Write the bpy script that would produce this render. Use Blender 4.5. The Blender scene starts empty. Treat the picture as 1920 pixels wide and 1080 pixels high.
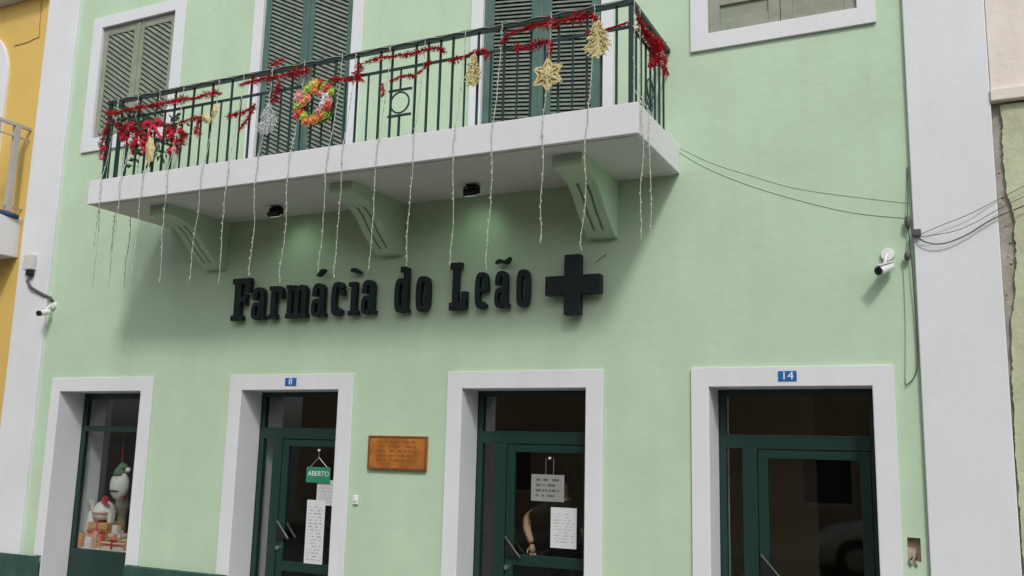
import bpy, math, random
from mathutils import Vector, Matrix, noise
R = math.radians
S = bpy.context.scene
COL = S.collection

# ------------------------------------------------------------------ camera
def cam_axes(yaw, pitch, roll):
    cy, sy, cp, sp, cr, sr = math.cos(yaw), math.sin(yaw), math.cos(pitch), math.sin(pitch), math.cos(roll), math.sin(roll)
    f = Vector((sy*cp, cy*cp, sp)); r = Vector((cy, -sy, 0)); u = r.cross(f)
    return r*cr+u*sr, u*cr-r*sr, f
cd = bpy.data.cameras.new('camera'); cam = bpy.data.objects.new('camera', cd); COL.objects.link(cam)
cr_, cu_, cf_ = cam_axes(R(-26.048), R(9.817), R(1.4033))
M3 = Matrix((cr_, cu_, -cf_)).transposed()
cam.matrix_world = Matrix.Translation((0, -8, 2.0)) @ M3.to_4x4()
cd.sensor_width = 36; cd.lens = 36*1752.8/1920; cd.clip_start = .05; cd.clip_end = 2000
S.camera = cam

# ------------------------------------------------------------------ sky, sun, exposure
TO_SUN = Vector((.72, -1.2, 1.42)).normalized()
W = bpy.data.worlds.new('World'); S.world = W; W.use_nodes = True
wn = W.node_tree.nodes; wl = W.node_tree.links; wn.clear()
sky = wn.new('ShaderNodeTexSky'); sky.sky_type = 'NISHITA'; sky.sun_disc = False
sky.sun_elevation = math.asin(TO_SUN.z); sky.sun_rotation = math.atan2(TO_SUN.x, TO_SUN.y)
sky.air_density = 1.0; sky.dust_density = 3.0; sky.ozone_density = 1.0
hs = wn.new('ShaderNodeHueSaturation'); hs.inputs['Saturation'].default_value = .22
bg = wn.new('ShaderNodeBackground'); bg.inputs['Strength'].default_value = .13
wo = wn.new('ShaderNodeOutputWorld')
wl.new(sky.outputs[0], hs.inputs['Color']); wl.new(hs.outputs[0], bg.inputs['Color']); wl.new(bg.outputs[0], wo.inputs['Surface'])
sd = bpy.data.lights.new('sun', 'SUN'); sd.energy = 1.5; sd.angle = R(7); sd.color = (1, .965, .91)
so = bpy.data.objects.new('sun', sd); COL.objects.link(so)
so.rotation_euler = TO_SUN.to_track_quat('Z', 'Y').to_euler(); so.location = (4, -9, 14)
vs = S.view_settings; vs.view_transform = 'Standard'; vs.look = 'None'; vs.gamma = 1; vs.exposure = 0.09

# ------------------------------------------------------------------ helpers
class MB:
    def __init__(s): s.v = []; s.f = []
    def add(s, vs, fs):
        b = len(s.v); s.v += [tuple(v) for v in vs]; s.f += [tuple(i+b for i in f) for f in fs]; return s
    def box(s, x0, x1, y0, y1, z0, z1):
        return s.add([(x0,y0,z0),(x1,y0,z0),(x1,y1,z0),(x0,y1,z0),(x0,y0,z1),(x1,y0,z1),(x1,y1,z1),(x0,y1,z1)],
                     [(0,3,2,1),(4,5,6,7),(0,1,5,4),(1,2,6,5),(2,3,7,6),(3,0,4,7)])
    def obox(s, c, ax, ay, az, hx, hy, hz):
        c = Vector(c); vs = []
        for sz in (-1,1):
            for sx, sy in ((-1,-1),(1,-1),(1,1),(-1,1)): vs.append(c+ax*sx*hx+ay*sy*hy+az*sz*hz)
        return s.add(vs, [(0,3,2,1),(4,5,6,7),(0,1,5,4),(1,2,6,5),(2,3,7,6),(3,0,4,7)])
    def bar(s, a, b, w, d=None, up=Vector((0,1,0))):
        a = Vector(a); b = Vector(b); t = (b-a).normalized(); n = t.cross(up)
        if n.length < 1e-4: n = t.cross(Vector((1,0,0)))
        n.normalize(); m = n.cross(t)
        return s.obox((a+b)/2, n, m, t, w/2, (d or w)/2, (b-a).length/2)
    def prism_y(s, poly, y0, y1):                   # poly in (x, z), extruded along y
        n = len(poly)
        return s.add([(p[0],y0,p[1]) for p in poly]+[(p[0],y1,p[1]) for p in poly],
                     [tuple(range(n)), tuple(range(2*n-1,n-1,-1))]+[(i,n+i,n+(i+1)%n,(i+1)%n) for i in range(n)])
    def prism_x(s, poly, x0, x1):                   # poly in (y, z), extruded along x
        n = len(poly)
        return s.add([(x0,p[0],p[1]) for p in poly]+[(x1,p[0],p[1]) for p in poly],
                     [tuple(range(n)), tuple(range(2*n-1,n-1,-1))]+[(i,n+i,n+(i+1)%n,(i+1)%n) for i in range(n)])
    def tube(s, pts, r, n=6):
        pts = [Vector(p) for p in pts]; rs = r if isinstance(r, (list, tuple)) else [r]*len(pts)
        b = len(s.v); up = Vector((0.13,1,0.07)).normalized()
        for i, p in enumerate(pts):
            t = (pts[min(i+1,len(pts)-1)]-pts[max(i-1,0)]).normalized()
            u = t.cross(up)
            if u.length < 1e-3: u = t.cross(Vector((1,0,0)))
            u.normalize(); w = t.cross(u)
            for k in range(n):
                a = 2*math.pi*k/n; s.v.append(tuple(p+(u*math.cos(a)+w*math.sin(a))*rs[i]))
        for i in range(len(pts)-1):
            for k in range(n):
                s.f.append((b+i*n+k, b+i*n+(k+1)%n, b+(i+1)*n+(k+1)%n, b+(i+1)*n+k))
        s.f.append(tuple(b+k for k in range(n-1,-1,-1))); s.f.append(tuple(b+(len(pts)-1)*n+k for k in range(n)))
        return s
    def ball(s, c, r, nu=10, nv=6, sc=(1,1,1)):
        b = len(s.v); c = Vector(c)
        s.v.append(tuple(c+Vector((0,0,r*sc[2]))))
        for j in range(1,nv):
            th = math.pi*j/nv
            for i in range(nu):
                ph = 2*math.pi*i/nu
                s.v.append((c.x+r*sc[0]*math.sin(th)*math.cos(ph), c.y+r*sc[1]*math.sin(th)*math.sin(ph), c.z+r*sc[2]*math.cos(th)))
        s.v.append(tuple(c-Vector((0,0,r*sc[2])))); e = len(s.v)-1
        for i in range(nu):
            s.f.append((b, b+1+i, b+1+(i+1)%nu)); s.f.append((e, b+1+(nv-2)*nu+(i+1)%nu, b+1+(nv-2)*nu+i))
        for j in range(nv-2):
            for i in range(nu):
                s.f.append((b+1+j*nu+i, b+1+(j+1)*nu+i, b+1+(j+1)*nu+(i+1)%nu, b+1+j*nu+(i+1)%nu))
        return s
    def ring(s, c, ax, ay, r, t, n=24, m=6):
        pts = [Vector(c)+ax*r*math.cos(2*math.pi*k/n)+ay*r*math.sin(2*math.pi*k/n) for k in range(n)]
        b = len(s.v); az = ax.cross(ay)
        for k in range(n):
            o = (pts[k]-Vector(c)).normalized()
            for j in range(m):
                a = 2*math.pi*j/m; s.v.append(tuple(pts[k]+o*t*math.cos(a)+az*t*math.sin(a)))
        for k in range(n):
            for j in range(m):
                s.f.append((b+k*m+j, b+((k+1)%n)*m+j, b+((k+1)%n)*m+(j+1)%m, b+k*m+(j+1)%m))
        return s
    def cyl(s, a, b, r0, r1=None, n=16): return s.tube([a, b], [r0, r0 if r1 is None else r1], n)
    def mesh(s, name):
        m = bpy.data.meshes.new(name); m.from_pydata(s.v, [], s.f); m.validate(); m.update()
        return m
    def build(s, name, mat, parent=None, smooth=False, bevel=0, label=None):
        return mobj(name, s.mesh(name), mat, parent, smooth, bevel, label)
X_, Y_, Z_ = Vector((1,0,0)), Vector((0,1,0)), Vector((0,0,1))
def mobj(name, me, mat, parent=None, smooth=False, bevel=0, label=None):
    if mat and not me.materials: me.materials.append(mat)
    if smooth:
        me.polygons.foreach_set('use_smooth', [True]*len(me.polygons))
    o = bpy.data.objects.new(name, me); COL.objects.link(o)
    if parent: o.parent = parent; o.matrix_parent_inverse = Matrix.Identity(4)
    if parent and any(parent.location): o.matrix_parent_inverse = Matrix.Translation(-parent_loc(parent))
    if bevel:
        b = o.modifiers.new('bevel', 'BEVEL'); b.width = bevel; b.segments = 2; b.limit_method = 'ANGLE'
    if label: o['label'] = label
    return o
def parent_loc(p):
    v = Vector(p.location)
    return v
def tag(o, label, cat, group=None):
    o['label'] = label; o['category'] = cat
    if group: o['group'] = group
    return o
def thing(name, label, cat, group=None, loc=(0,0,0)):
    o = bpy.data.objects.new(name, None); COL.objects.link(o); o.empty_display_size = .1; o.location = loc
    return tag(o, label, cat, group)
def struct(o): o['kind'] = 'structure'; return o

# ------------------------------------------------------------------ materials
def mat(name, col, rough=.6, metal=0, var=.06, vscale=3.0, bump=0, bscale=60, spec=.4, col2=None, stain=None, emit=None, aniso=(1,1,1)):
    m = bpy.data.materials.new(name); m.use_nodes = True; nt = m.node_tree; n = nt.nodes; l = nt.links
    b = n['Principled BSDF']; b.inputs['Roughness'].default_value = rough; b.inputs['Metallic'].default_value = metal
    b.inputs['Specular IOR Level'].default_value = spec
    tc = n.new('ShaderNodeTexCoord'); mp = n.new('ShaderNodeMapping'); mp.inputs['Scale'].default_value = aniso
    geo = n.new('ShaderNodeNewGeometry'); l.new(geo.outputs['Position'], mp.inputs['Vector'])
    nz = n.new('ShaderNodeTexNoise'); nz.inputs['Scale'].default_value = vscale; nz.inputs['Detail'].default_value = 6
    l.new(mp.outputs[0], nz.inputs['Vector'])
    cr = n.new('ShaderNodeValToRGB'); e = cr.color_ramp.elements
    c1 = tuple(c*(1-var) for c in col)+(1,); c2 = (tuple(min(1,c*(1+var)) for c in col) if col2 is None else col2)+(1,)
    e[0].color = c1; e[1].color = c2; e[0].position = .3; e[1].position = .7
    l.new(nz.outputs['Fac'], cr.inputs['Fac']); out = cr.outputs['Color']
    if stain:                                       # (colour, amount, scale vector)
        sc, amt, sv = stain
        mp2 = n.new('ShaderNodeMapping'); mp2.inputs['Scale'].default_value = sv; l.new(geo.outputs['Position'], mp2.inputs['Vector'])
        n2 = n.new('ShaderNodeTexNoise'); n2.inputs['Scale'].default_value = 1; n2.inputs['Detail'].default_value = 8; n2.inputs['Roughness'].default_value = .65
        l.new(mp2.outputs[0], n2.inputs['Vector'])
        r2 = n.new('ShaderNodeMapRange'); r2.inputs['From Min'].default_value = .5; r2.inputs['From Max'].default_value = .78
        r2.inputs['To Max'].default_value = amt; l.new(n2.outputs['Fac'], r2.inputs['Value'])
        mx = n.new('ShaderNodeMixRGB'); mx.inputs['Color2'].default_value = sc+(1,)
        l.new(r2.outputs[0], mx.inputs['Fac']); l.new(out, mx.inputs['Color1']); out = mx.outputs['Color']
    l.new(out, b.inputs['Base Color'])
    if bump:
        bn = n.new('ShaderNodeTexNoise'); bn.inputs['Scale'].default_value = bscale; bn.inputs['Detail'].default_value = 5
        l.new(geo.outputs['Position'], bn.inputs['Vector'])
        bp = n.new('ShaderNodeBump'); bp.inputs['Strength'].default_value = bump; bp.inputs['Distance'].default_value = .01
        l.new(bn.outputs['Fac'], bp.inputs['Height']); l.new(bp.outputs[0], b.inputs['Normal'])
    if emit:
        b.inputs['Emission Color'].default_value = emit[0]+(1,); b.inputs['Emission Strength'].default_value = emit[1]
    return m
def glass_mat(name, tint=(.90,.925,.91), rough=.015):
    m = bpy.data.materials.new(name); m.use_nodes = True; n = m.node_tree.nodes; l = m.node_tree.links; n.clear()
    o = n.new('ShaderNodeOutputMaterial'); t = n.new('ShaderNodeBsdfTransparent'); t.inputs[0].default_value = tint+(1,)
    g = n.new('ShaderNodeBsdfGlossy'); g.inputs['Roughness'].default_value = rough
    geo = n.new('ShaderNodeNewGeometry'); dp = n.new('ShaderNodeVectorMath'); dp.operation = 'DOT_PRODUCT'
    l.new(geo.outputs['Normal'], dp.inputs[0]); l.new(geo.outputs['Incoming'], dp.inputs[1])
    def M(op, a, b=0.0):
        k = n.new('ShaderNodeMath'); k.operation = op
        for i, q in enumerate((a, b)):
            if isinstance(q, (int, float)): k.inputs[i].default_value = q
            else: l.new(q, k.inputs[i])
        return k.outputs[0]
    fr = M('ADD', M('MULTIPLY', M('POWER', M('SUBTRACT', 1.0, M('ABSOLUTE', dp.outputs['Value'])), 5.0), .94), .055)   # Schlick, same from both sides
    mx = n.new('ShaderNodeMixShader'); l.new(fr, mx.inputs[0]); l.new(t.outputs[0], mx.inputs[1]); l.new(g.outputs[0], mx.inputs[2])
    l.new(mx.outputs[0], o.inputs['Surface']); return m
def print_mat(name, base, ink, row, x0, x1, z0, z1, dens=.5, rough=.7, var=.03):
    """paper or board with rows of small illegible print between x0..x1, z0..z1"""
    m = mat(name, base, rough, var=var, vscale=9); nt = m.node_tree; n = nt.nodes; l = nt.links; b = n['Principled BSDF']
    src = b.inputs['Base Color'].links[0].from_socket
    geo = n.new('ShaderNodeNewGeometry'); sp = n.new('ShaderNodeSeparateXYZ'); l.new(geo.outputs['Position'], sp.inputs[0])
    def M(op, a, bb=None):
        k = n.new('ShaderNodeMath'); k.operation = op
        for i, q in enumerate((a, bb)):
            if q is None: continue
            if isinstance(q, (int, float)): k.inputs[i].default_value = q
            else: l.new(q, k.inputs[i])
        return k.outputs[0]
    zr = M('DIVIDE', sp.outputs['Z'], row); fr = M('FRACT', zr); fl = M('FLOOR', zr)
    on = M('MULTIPLY', M('GREATER_THAN', fr, .3), M('LESS_THAN', fr, .75))
    cmb = n.new('ShaderNodeCombineXYZ'); l.new(M('MULTIPLY', sp.outputs['X'], 1.6/row), cmb.inputs[0]); l.new(M('MULTIPLY', fl, 7.31), cmb.inputs[1])
    nz = n.new('ShaderNodeTexNoise'); nz.inputs['Scale'].default_value = 1; nz.inputs['Detail'].default_value = 1; l.new(cmb.outputs[0], nz.inputs['Vector'])
    on = M('MULTIPLY', on, M('GREATER_THAN', nz.outputs['Fac'], 1-dens))
    for a, op, v in (('X','GREATER_THAN',x0),('X','LESS_THAN',x1),('Z','GREATER_THAN',z0),('Z','LESS_THAN',z1)):
        on = M('MULTIPLY', on, M(op, sp.outputs[a], v))
    mx = n.new('ShaderNodeMixRGB'); mx.inputs['Color2'].default_value = ink+(1,); l.new(on, mx.inputs['Fac']); l.new(src, mx.inputs['Color1']); l.new(mx.outputs[0], b.inputs['Base Color'])
    return m

GREEN = (.485, .635, .467)
m_wall = mat('green_paint', GREEN, .75, var=.045, vscale=1.7, bump=.4, bscale=9, spec=.25, stain=((.40,.51,.385), .30, (1.6,1.6,.55)))
def add_streaks(m, col, amt, sv):
    n = m.node_tree.nodes; l = m.node_tree.links; b = n['Principled BSDF']; src = b.inputs['Base Color'].links[0].from_socket
    geo = n.new('ShaderNodeNewGeometry'); mp = n.new('ShaderNodeMapping'); mp.inputs['Scale'].default_value = sv; l.new(geo.outputs['Position'], mp.inputs['Vector'])
    nz = n.new('ShaderNodeTexNoise'); nz.inputs['Scale'].default_value = 1; nz.inputs['Detail'].default_value = 4; l.new(mp.outputs[0], nz.inputs['Vector'])
    mr = n.new('ShaderNodeMapRange'); mr.inputs['From Min'].default_value = .52; mr.inputs['From Max'].default_value = .8; mr.inputs['To Max'].default_value = amt; l.new(nz.outputs['Fac'], mr.inputs['Value'])
    mx = n.new('ShaderNodeMixRGB'); mx.inputs['Color2'].default_value = col+(1,); l.new(mr.outputs[0], mx.inputs['Fac']); l.new(src, mx.inputs['Color1']); l.new(mx.outputs[0], b.inputs['Base Color'])
add_streaks(m_wall, (.38,.47,.36), .14, (9,9,.35))
m_green2 = mat('green_paint_bracket', GREEN, .75, var=.03, vscale=2, bump=.15, bscale=30, spec=.25)
m_white = mat('white_paint', (.70,.72,.75), .7, var=.025, vscale=1.6, bump=.15, bscale=22, spec=.25, stain=((.56,.56,.56), .30, (2.0,2.0,.8)))
m_slab = mat('white_slab_paint', (.71,.715,.74), .75, var=.025, vscale=2.0, bump=.12, bscale=18, spec=.2, stain=((.56,.555,.54), .30, (3,3,.9)))
add_streaks(m_white, (.54,.54,.53), .13, (11,11,.5))
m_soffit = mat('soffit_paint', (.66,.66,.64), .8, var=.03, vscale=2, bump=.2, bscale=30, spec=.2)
m_plinth = mat('dark_green_plinth', (.022,.075,.06), .55, var=.12, vscale=6, bump=.3, bscale=40, stain=((.08,.13,.11), .5, (6,6,6)))
m_frame = mat('dark_green_metal', (.009,.036,.030), .38, var=.05, vscale=5, spec=.5)
m_teal = mat('teal_shutter_paint', (.075,.145,.128), .6, var=.16, vscale=5, bump=.2, bscale=50, stain=((.17,.24,.19), .55, (5,5,1.4)))
m_khaki = mat('khaki_shutter_paint', (.275,.30,.23), .65, var=.14, vscale=5, bump=.2, bscale=50, stain=((.14,.19,.15), .6, (5,5,1.6)))
m_slat_teal = mat('teal_slat_paint', (.165,.20,.17), .6, var=.2, vscale=9, stain=((.06,.12,.105), .6, (4,4,2)))
m_slat_khaki = mat('khaki_slat_paint', (.18,.21,.17), .65, var=.18, vscale=9)
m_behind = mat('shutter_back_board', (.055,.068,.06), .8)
m_rail = mat('dark_green_iron', (.008,.032,.028), .42, var=.1, vscale=12, spec=.5)
m_letter = mat('black_green_letter', (.011,.021,.022), .5, var=.1, vscale=10, spec=.25)
m_glass = glass_mat('door_glass')
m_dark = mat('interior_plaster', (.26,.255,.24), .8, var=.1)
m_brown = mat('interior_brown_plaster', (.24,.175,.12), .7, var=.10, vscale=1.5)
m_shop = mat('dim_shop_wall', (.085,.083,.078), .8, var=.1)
m_floor = mat('interior_floor', (.28,.26,.24), .5)
m_yellow = mat('yellow_paint', (.67,.46,.125), .75, var=.05, vscale=1.5, bump=.25, bscale=18, stain=((.55,.38,.12), .35, (1.5,1.5,.6)))
m_pinkwall = mat('pale_pink_plaster', (.74,.68,.625), .8, var=.05, vscale=1.6, bump=.35, bscale=20, stain=((.50,.44,.40), .4, (3,3,1)))
m_oldgreen = mat('crumbling_yellow_green_plaster', (.48,.51,.34), .85, var=.1, vscale=3, bump=.6, bscale=24, stain=((.30,.29,.22), .6, (5,5,4)))
m_mortar = mat('bare_grey_mortar', (.36,.33,.285), .9, var=.2, vscale=8, bump=.9, bscale=30)
m_greywhite = mat('greyish_white_paint', (.60,.59,.57), .7, var=.05)
m_postgrey = mat('weathered_grey_post', (.42,.40,.36), .6, var=.08)
m_blue = mat('blue_cloth', (.03,.07,.15), .8, var=.15, vscale=12)
m_red = mat('red_tinsel', (.50,.012,.03), .32, metal=.35, var=.25, vscale=20, spec=.6)
m_redcloth = mat('red_ribbon', (.52,.02,.045), .45, var=.15, vscale=12)
m_gold = mat('gold_glitter', (.66,.57,.29), .45, metal=.25, var=.25, vscale=60, bump=.8, bscale=220)
m_silver = mat('silver_glitter', (.55,.60,.59), .45, metal=.25, var=.2, vscale=60, bump=.8, bscale=220)
m_strand = mat('pale_light_string', (.45,.47,.385), .35, var=.12, vscale=40)
m_leaf = mat('dark_green_leaf', (.022,.07,.035), .5, var=.3, vscale=14)
m_limeleaf = mat('lime_green_leaf', (.22,.40,.06), .5, var=.25, vscale=14)
m_black = mat('black_plastic', (.012,.012,.013), .45)
m_cable = mat('dark_grey_cable', (.085,.085,.085), .5, var=.1)
m_cablegreen = mat('cable_painted_over', (.41,.53,.395), .7, var=.05)
m_plastic = mat('white_plastic', (.74,.75,.75), .35, var=.02)
m_stone = mat('exposed_cream_stone', (.52,.44,.34), .9, var=.18, vscale=14, bump=.8, bscale=60)
m_numblue = mat('blue_enamel', (.02,.13,.40), .3, var=.05)
m_enwhite = mat('white_enamel', (.78,.79,.80), .35, var=.02)
m_steel = mat('brushed_steel', (.55,.55,.54), .3, metal=.9, var=.05)
m_skin = mat('skin', (.56,.33,.23), .5, var=.06, vscale=10)
m_cloth = mat('black_shirt', (.006,.006,.007), .85, var=.1)
m_hair = mat('dark_hair', (.01,.008,.007), .6, var=.2, vscale=30, aniso=(8,8,1))
m_road = mat('asphalt', (.075,.074,.072), .9, var=.2, vscale=12, bump=.6, bscale=120)
m_pave = mat('pavement_stone', (.36,.35,.33), .85, var=.15, vscale=4, bump=.4, bscale=50)
m_kerb = mat('kerb_stone', (.32,.31,.30), .8, var=.12, vscale=6, bump=.3, bscale=60)

# ------------------------------------------------------------------ street (setting)
def sheet(name, x0, x1, y0, y1, z, m): return struct(MB().add([(x0,y0,z),(x1,y0,z),(x1,y1,z),(x0,y1,z)], [(0,1,2,3)]).build(name, m))
sheet('ground', -400, 400, -400, 400, -.22, m_road)
struct(MB().box(-60, 60, -9.0-3.0, -1.75, -.21, -.12).build('road', m_road))
struct(MB().box(-60, 60, -1.6, -.0, -.2, 0.0).build('pavement', m_pave))
struct(MB().box(-60, 60, -1.75, -1.602, -.2, .004).build('kerb', m_kerb, bevel=.015))
struct(MB().box(-60, 60, -14.0, -12.0, -.2, 0.0).build('pavement_opposite', m_pave))

# ------------------------------------------------------------------ the green building
bld = thing('pharmacy_building', 'pale green two storey building with white pilasters and a long balcony', 'building')
XL, XR = -10.455, -.322
doors = [(-10.06,-8.69,-10.215,-8.505), (-7.17,-5.875,-7.345,-5.69), (-4.41,-3.127,-4.575,-2.962), (-1.997,-.681,-2.152,-.515)]
DT, DTO = 2.572, 2.738
ups = [(-9.98,-8.69,5.815,7.332,-10.15,-8.515,5.638,7.48), (-7.258,-5.965,4.80,7.33,-7.40,-5.82,None,7.48),
       (-4.31,-3.008,4.80,7.33,-4.446,-2.885,None,7.48), (-1.968,-.682,5.80,7.33,-2.13,-.531,5.642,7.48)]
NICHE = (-.478,-.384,1.232,1.41)
LN = .024
holes = [(a-LN,b+LN,-.1,DT+LN) for a,b,_,_ in doors]+[(u[0]-LN,u[1]+LN,u[2]-LN,u[3]+LN) for u in ups]+[NICHE]
xs = sorted({XL, XR, *[h[0] for h in holes], *[h[1] for h in holes]}); zs = sorted({0.0, 9.2, *[h[2] for h in holes if h[2] > 0], *[h[3] for h in holes]})
w = MB(); idx = {}
def vid(x, z):
    if (x, z) not in idx: idx[(x, z)] = len(w.v); w.v.append((x, 0.0, z))
    return idx[(x, z)]
for i in range(len(xs)-1):
    for j in range(len(zs)-1):
        cx, cz = (xs[i]+xs[i+1])/2, (zs[j]+zs[j+1])/2
        if any(h[0] < cx < h[1] and h[2] < cz < h[3] for h in holes): continue
        w.f.append((vid(xs[i],zs[j]), vid(xs[i+1],zs[j]), vid(xs[i+1],zs[j+1]), vid(xs[i],zs[j+1])))
wall = w.build('wall', m_wall, bld)
# niche lining and its crumbled filling
nb = MB(); nx0, nx1, nz0, nz1 = NICHE
nb.add([(nx0,0,nz0),(nx1,0,nz0),(nx1,0,nz1),(nx0,0,nz1),(nx0,.07,nz0),(nx1,.07,nz0),(nx1,.07,nz1),(nx0,.07,nz1)], [(0,1,5,4),(1,2,6,5),(2,3,7,6),(3,0,4,7),(4,5,6,7)])
nb.build('meter_niche', m_stone, bld, label='small broken open niche with bare cream stone beside the doorway')
# shell: back, sides, roof, floors, partitions
MB().box(-11.04, .26, 7.0, 7.2, -.1, 9.3).build('rear_wall', m_dark, bld)
MB().box(-11.05, -10.75, .02, 6.99, -.1, 9.3).build('side_wall', m_dark, bld)
MB().box(-.03, .26, .02, 6.99, -.1, 9.3).build('side_wall', m_dark, bld)
MB().box(-11.05, .27, -.06, 7.2, 9.31, 9.5).build('roof_slab', m_white, bld, bevel=.01)
MB().box(-10.74, -.04, .03, 6.98, 4.2, 4.7).build('upper_floor', m_dark, bld)
MB().box(-10.74, -.04, .03, 6.98, -.1, .10).build('shop_floor', m_floor, bld)
MB().box(-2.62, -2.50, .41, 6.97, .101, 4.19).build('partition_wall', m_brown, bld)
MB().box(-2.49, -1.36, 1.6, 1.7, .101, 4.19).build('hall_wall', m_brown, bld)
MB().box(-2.49, -.05, 3.6, 3.7, .101, 4.19).build('hall_wall', m_brown, bld)
MB().box(-8.35, -8.25, .41, 6.97, .101, 4.19).build('partition_wall', m_dark, bld)
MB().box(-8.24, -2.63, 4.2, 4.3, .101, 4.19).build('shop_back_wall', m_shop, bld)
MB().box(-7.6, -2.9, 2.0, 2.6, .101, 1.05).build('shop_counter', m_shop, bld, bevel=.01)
# pilasters
for x0, x1 in ((-11.058, XL), (XR, .286)):
    MB().box(x0, x1, -.05, .018, .0, 9.3).build('pilaster', m_white, bld, bevel=.008)
# plinth pieces run between the doorways
for x0, x1 in ((-11.07, -10.063), (-8.66, -7.175), (-5.845, -4.415), (-3.10, -2.0), (-.65, .295)):
    MB().box(x0, x1, -.075, -.003 if -10.4 < x0 < -.7 else -.051, .001, .612).build('plinth', m_plinth, bld, bevel=.012)
# door surrounds with white reveals (lining fills the opening edge, trim laps over it)
for a, b, c, d in doors:
    s = MB(); q = .020
    s.prism_y([(c,.613),(a-.002,.613),(a-.002,DT+.002),(b+.002,DT+.002),(b+.002,.613),(d,.613),(d,DTO),(c,DTO)], -.028, -.002)
    fy = .352 if a < -9 else .317
    s.box(a-q, a, -.0265, fy, 0, DT); s.box(b, b+q, -.0265, fy, 0, DT); s.box(a-q, b+q, -.0265, fy, DT+.0005, DT+q)
    zi = 2.07 if -5 < a < -4 else .101
    s.box(a-q, a, fy+.068, .70, zi, DT+.3); s.box(b, b+q, fy+.068, .70, zi, DT+.3)
    s.build('door_surround', m_white, bld, bevel=.004)
    MB().box(a+.003, b-.003, -.03, .40, .002, .12).build('doorstep', m_kerb, bld, bevel=.01)
# upper surrounds
for a, b, z0, z1, c, d, zb, zt in ups:
    s = MB(); q = .020; e = .002
    if zb:
        s.prism_y([(c,zb),(d,zb),(d,zt),(a-e,zt),(a-e,z1+e),(b+e,z1+e),(b+e,z0-e),(a-e,z0-e),(a-e,zt),(c,zt)], -.03, -.002)
        s.box(a-q, b+q, -.0285, .10, z0-q, z0-.0005)
    else:
        s.prism_y([(c,z0),(a-e,z0),(a-e,z1+e),(b+e,z1+e),(b+e,z0),(d,z0),(d,zt),(c,zt)], -.03, -.002)
    s.box(a-q, a, -.0285, .10, z0, z1); s.box(b, b+q, -.0285, .10, z0, z1); s.box(a-q, b+q, -.0285, .10, z1+.0005, z1+q)
    s.build('window_surround' if zb else 'balcony_door_surround', m_white, bld, bevel=.004)

# ---- louvred shutters: leaf frame > slats
def clip(poly, z0, z1):
    def half(P, f):
        out = []
        for i in range(len(P)):
            a, b = P[i], P[(i+1) % len(P)]; fa, fb = f(a), f(b)
            if fa >= 0: out.append(a)
            if fa*fb < 0:
                t = fa/(fa-fb); out.append((a[0]+(b[0]-a[0])*t, a[1]+(b[1]-a[1])*t))
        return out
    P = half(poly, lambda p: p[1]-z0)
    return half(P, lambda p: z1-p[1]) if len(P) > 2 else []
def shutter(x0, x1, z0, z1, y, mf, ms, slope, pitch, stile=.085, top=.10, bot=.2, name='shutter'):
    f = MB()
    f.box(x0, x0+stile, y, y+.045, z0, z1); f.box(x1-stile, x1, y, y+.045, z0, z1)
    f.box(x0+stile, x1-stile, y+.002, y+.043, z1-top, z1); f.box(x0+stile, x1-stile, y+.002, y+.043, z0, z0+bot)
    f.box(x0+stile+.03, x1-stile-.03, y-.006, y+.001, z0+.05, z0+bot-.05)
    leaf = f.build(name, mf, bld, bevel=.004)
    a, b, lo, hi = x0+stile+.001, x1-stile-.001, z0+bot+.001, z1-top-.001
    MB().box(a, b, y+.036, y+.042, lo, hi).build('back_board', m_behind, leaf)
    drop = slope*(b-a); k = lo
    while k < hi+drop:
        P = clip([(a,k),(b,k-drop),(b,k-drop+pitch*.66),(a,k+pitch*.66)], lo, hi)
        if len(P) > 2:
            n = len(P); s = MB(); vs = []
            for px_, pz_ in P:                      # lower edge of each louvre tips outward
                t = (pz_-(k-slope*(px_-a)))/(pitch*.66)
                vs.append((px_, y+.004+.016*max(0,min(1,t)), pz_))
            vb = [(v[0], v[1]+.010, v[2]) for v in vs]
            s.add(vs+vb, [tuple(range(n)), tuple(range(2*n-1,n-1,-1))]+[(i,n+i,n+(i+1)%n,(i+1)%n) for i in range(n)])
            s.build('slat', ms, leaf)
        k += pitch
    return leaf
def pair(u, mf, ms, slope, pitch, y, **kw):
    a, b, z0, z1 = u[:4]; mid = (a+b)/2
    shutter(a+.004, mid-.002, z0+.004, z1-.006, y, mf, ms, slope, pitch, **kw)
    shutter(mid+.002, b-.004, z0+.004, z1-.006, y, mf, ms, slope, pitch, **kw)
    MB().box(mid-.022, mid+.022, y-.012, y-.003, z0+.03, z1-.03).build('closing_strip', mf, bld, bevel=.003)
pair(ups[0], m_khaki, m_slat_khaki, .66, .068, .012, bot=.12)
pair(ups[1], m_teal, m_slat_teal, .52, .052, .012)
pair(ups[2], m_teal, m_slat_teal, .12, .043, .012, stile=.11)
# right window: solid panelled shutters
a, b, z0, z1 = ups[3][:4]; mid = (a+b)/2
for x0, x1 in ((a+.004, mid-.003), (mid+.003, b-.004)):
    f = MB(); y = .015
    f.box(x0, x0+.1, y, y+.045, z0+.004, z1-.03); f.box(x1-.1, x1, y, y+.045, z0+.004, z1-.03)
    zz = [z0+.004, z0+.13, z0+.27, z0+.34, z0+.48, z0+.55, z1-.13, z1-.03]
    for k in range(0, 8, 2): f.box(x0+.1, x1-.1, y+.002, y+.043, zz[k], zz[k+1])
    leaf = f.build('shutter', m_khaki, bld, bevel=.004)
    for k in range(1, 7, 2):
        MB().box(x0+.101, x1-.101, y+.025, y+.04, zz[k]+.001, zz[k+1]-.001).build('panel', m_khaki, leaf)

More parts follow.
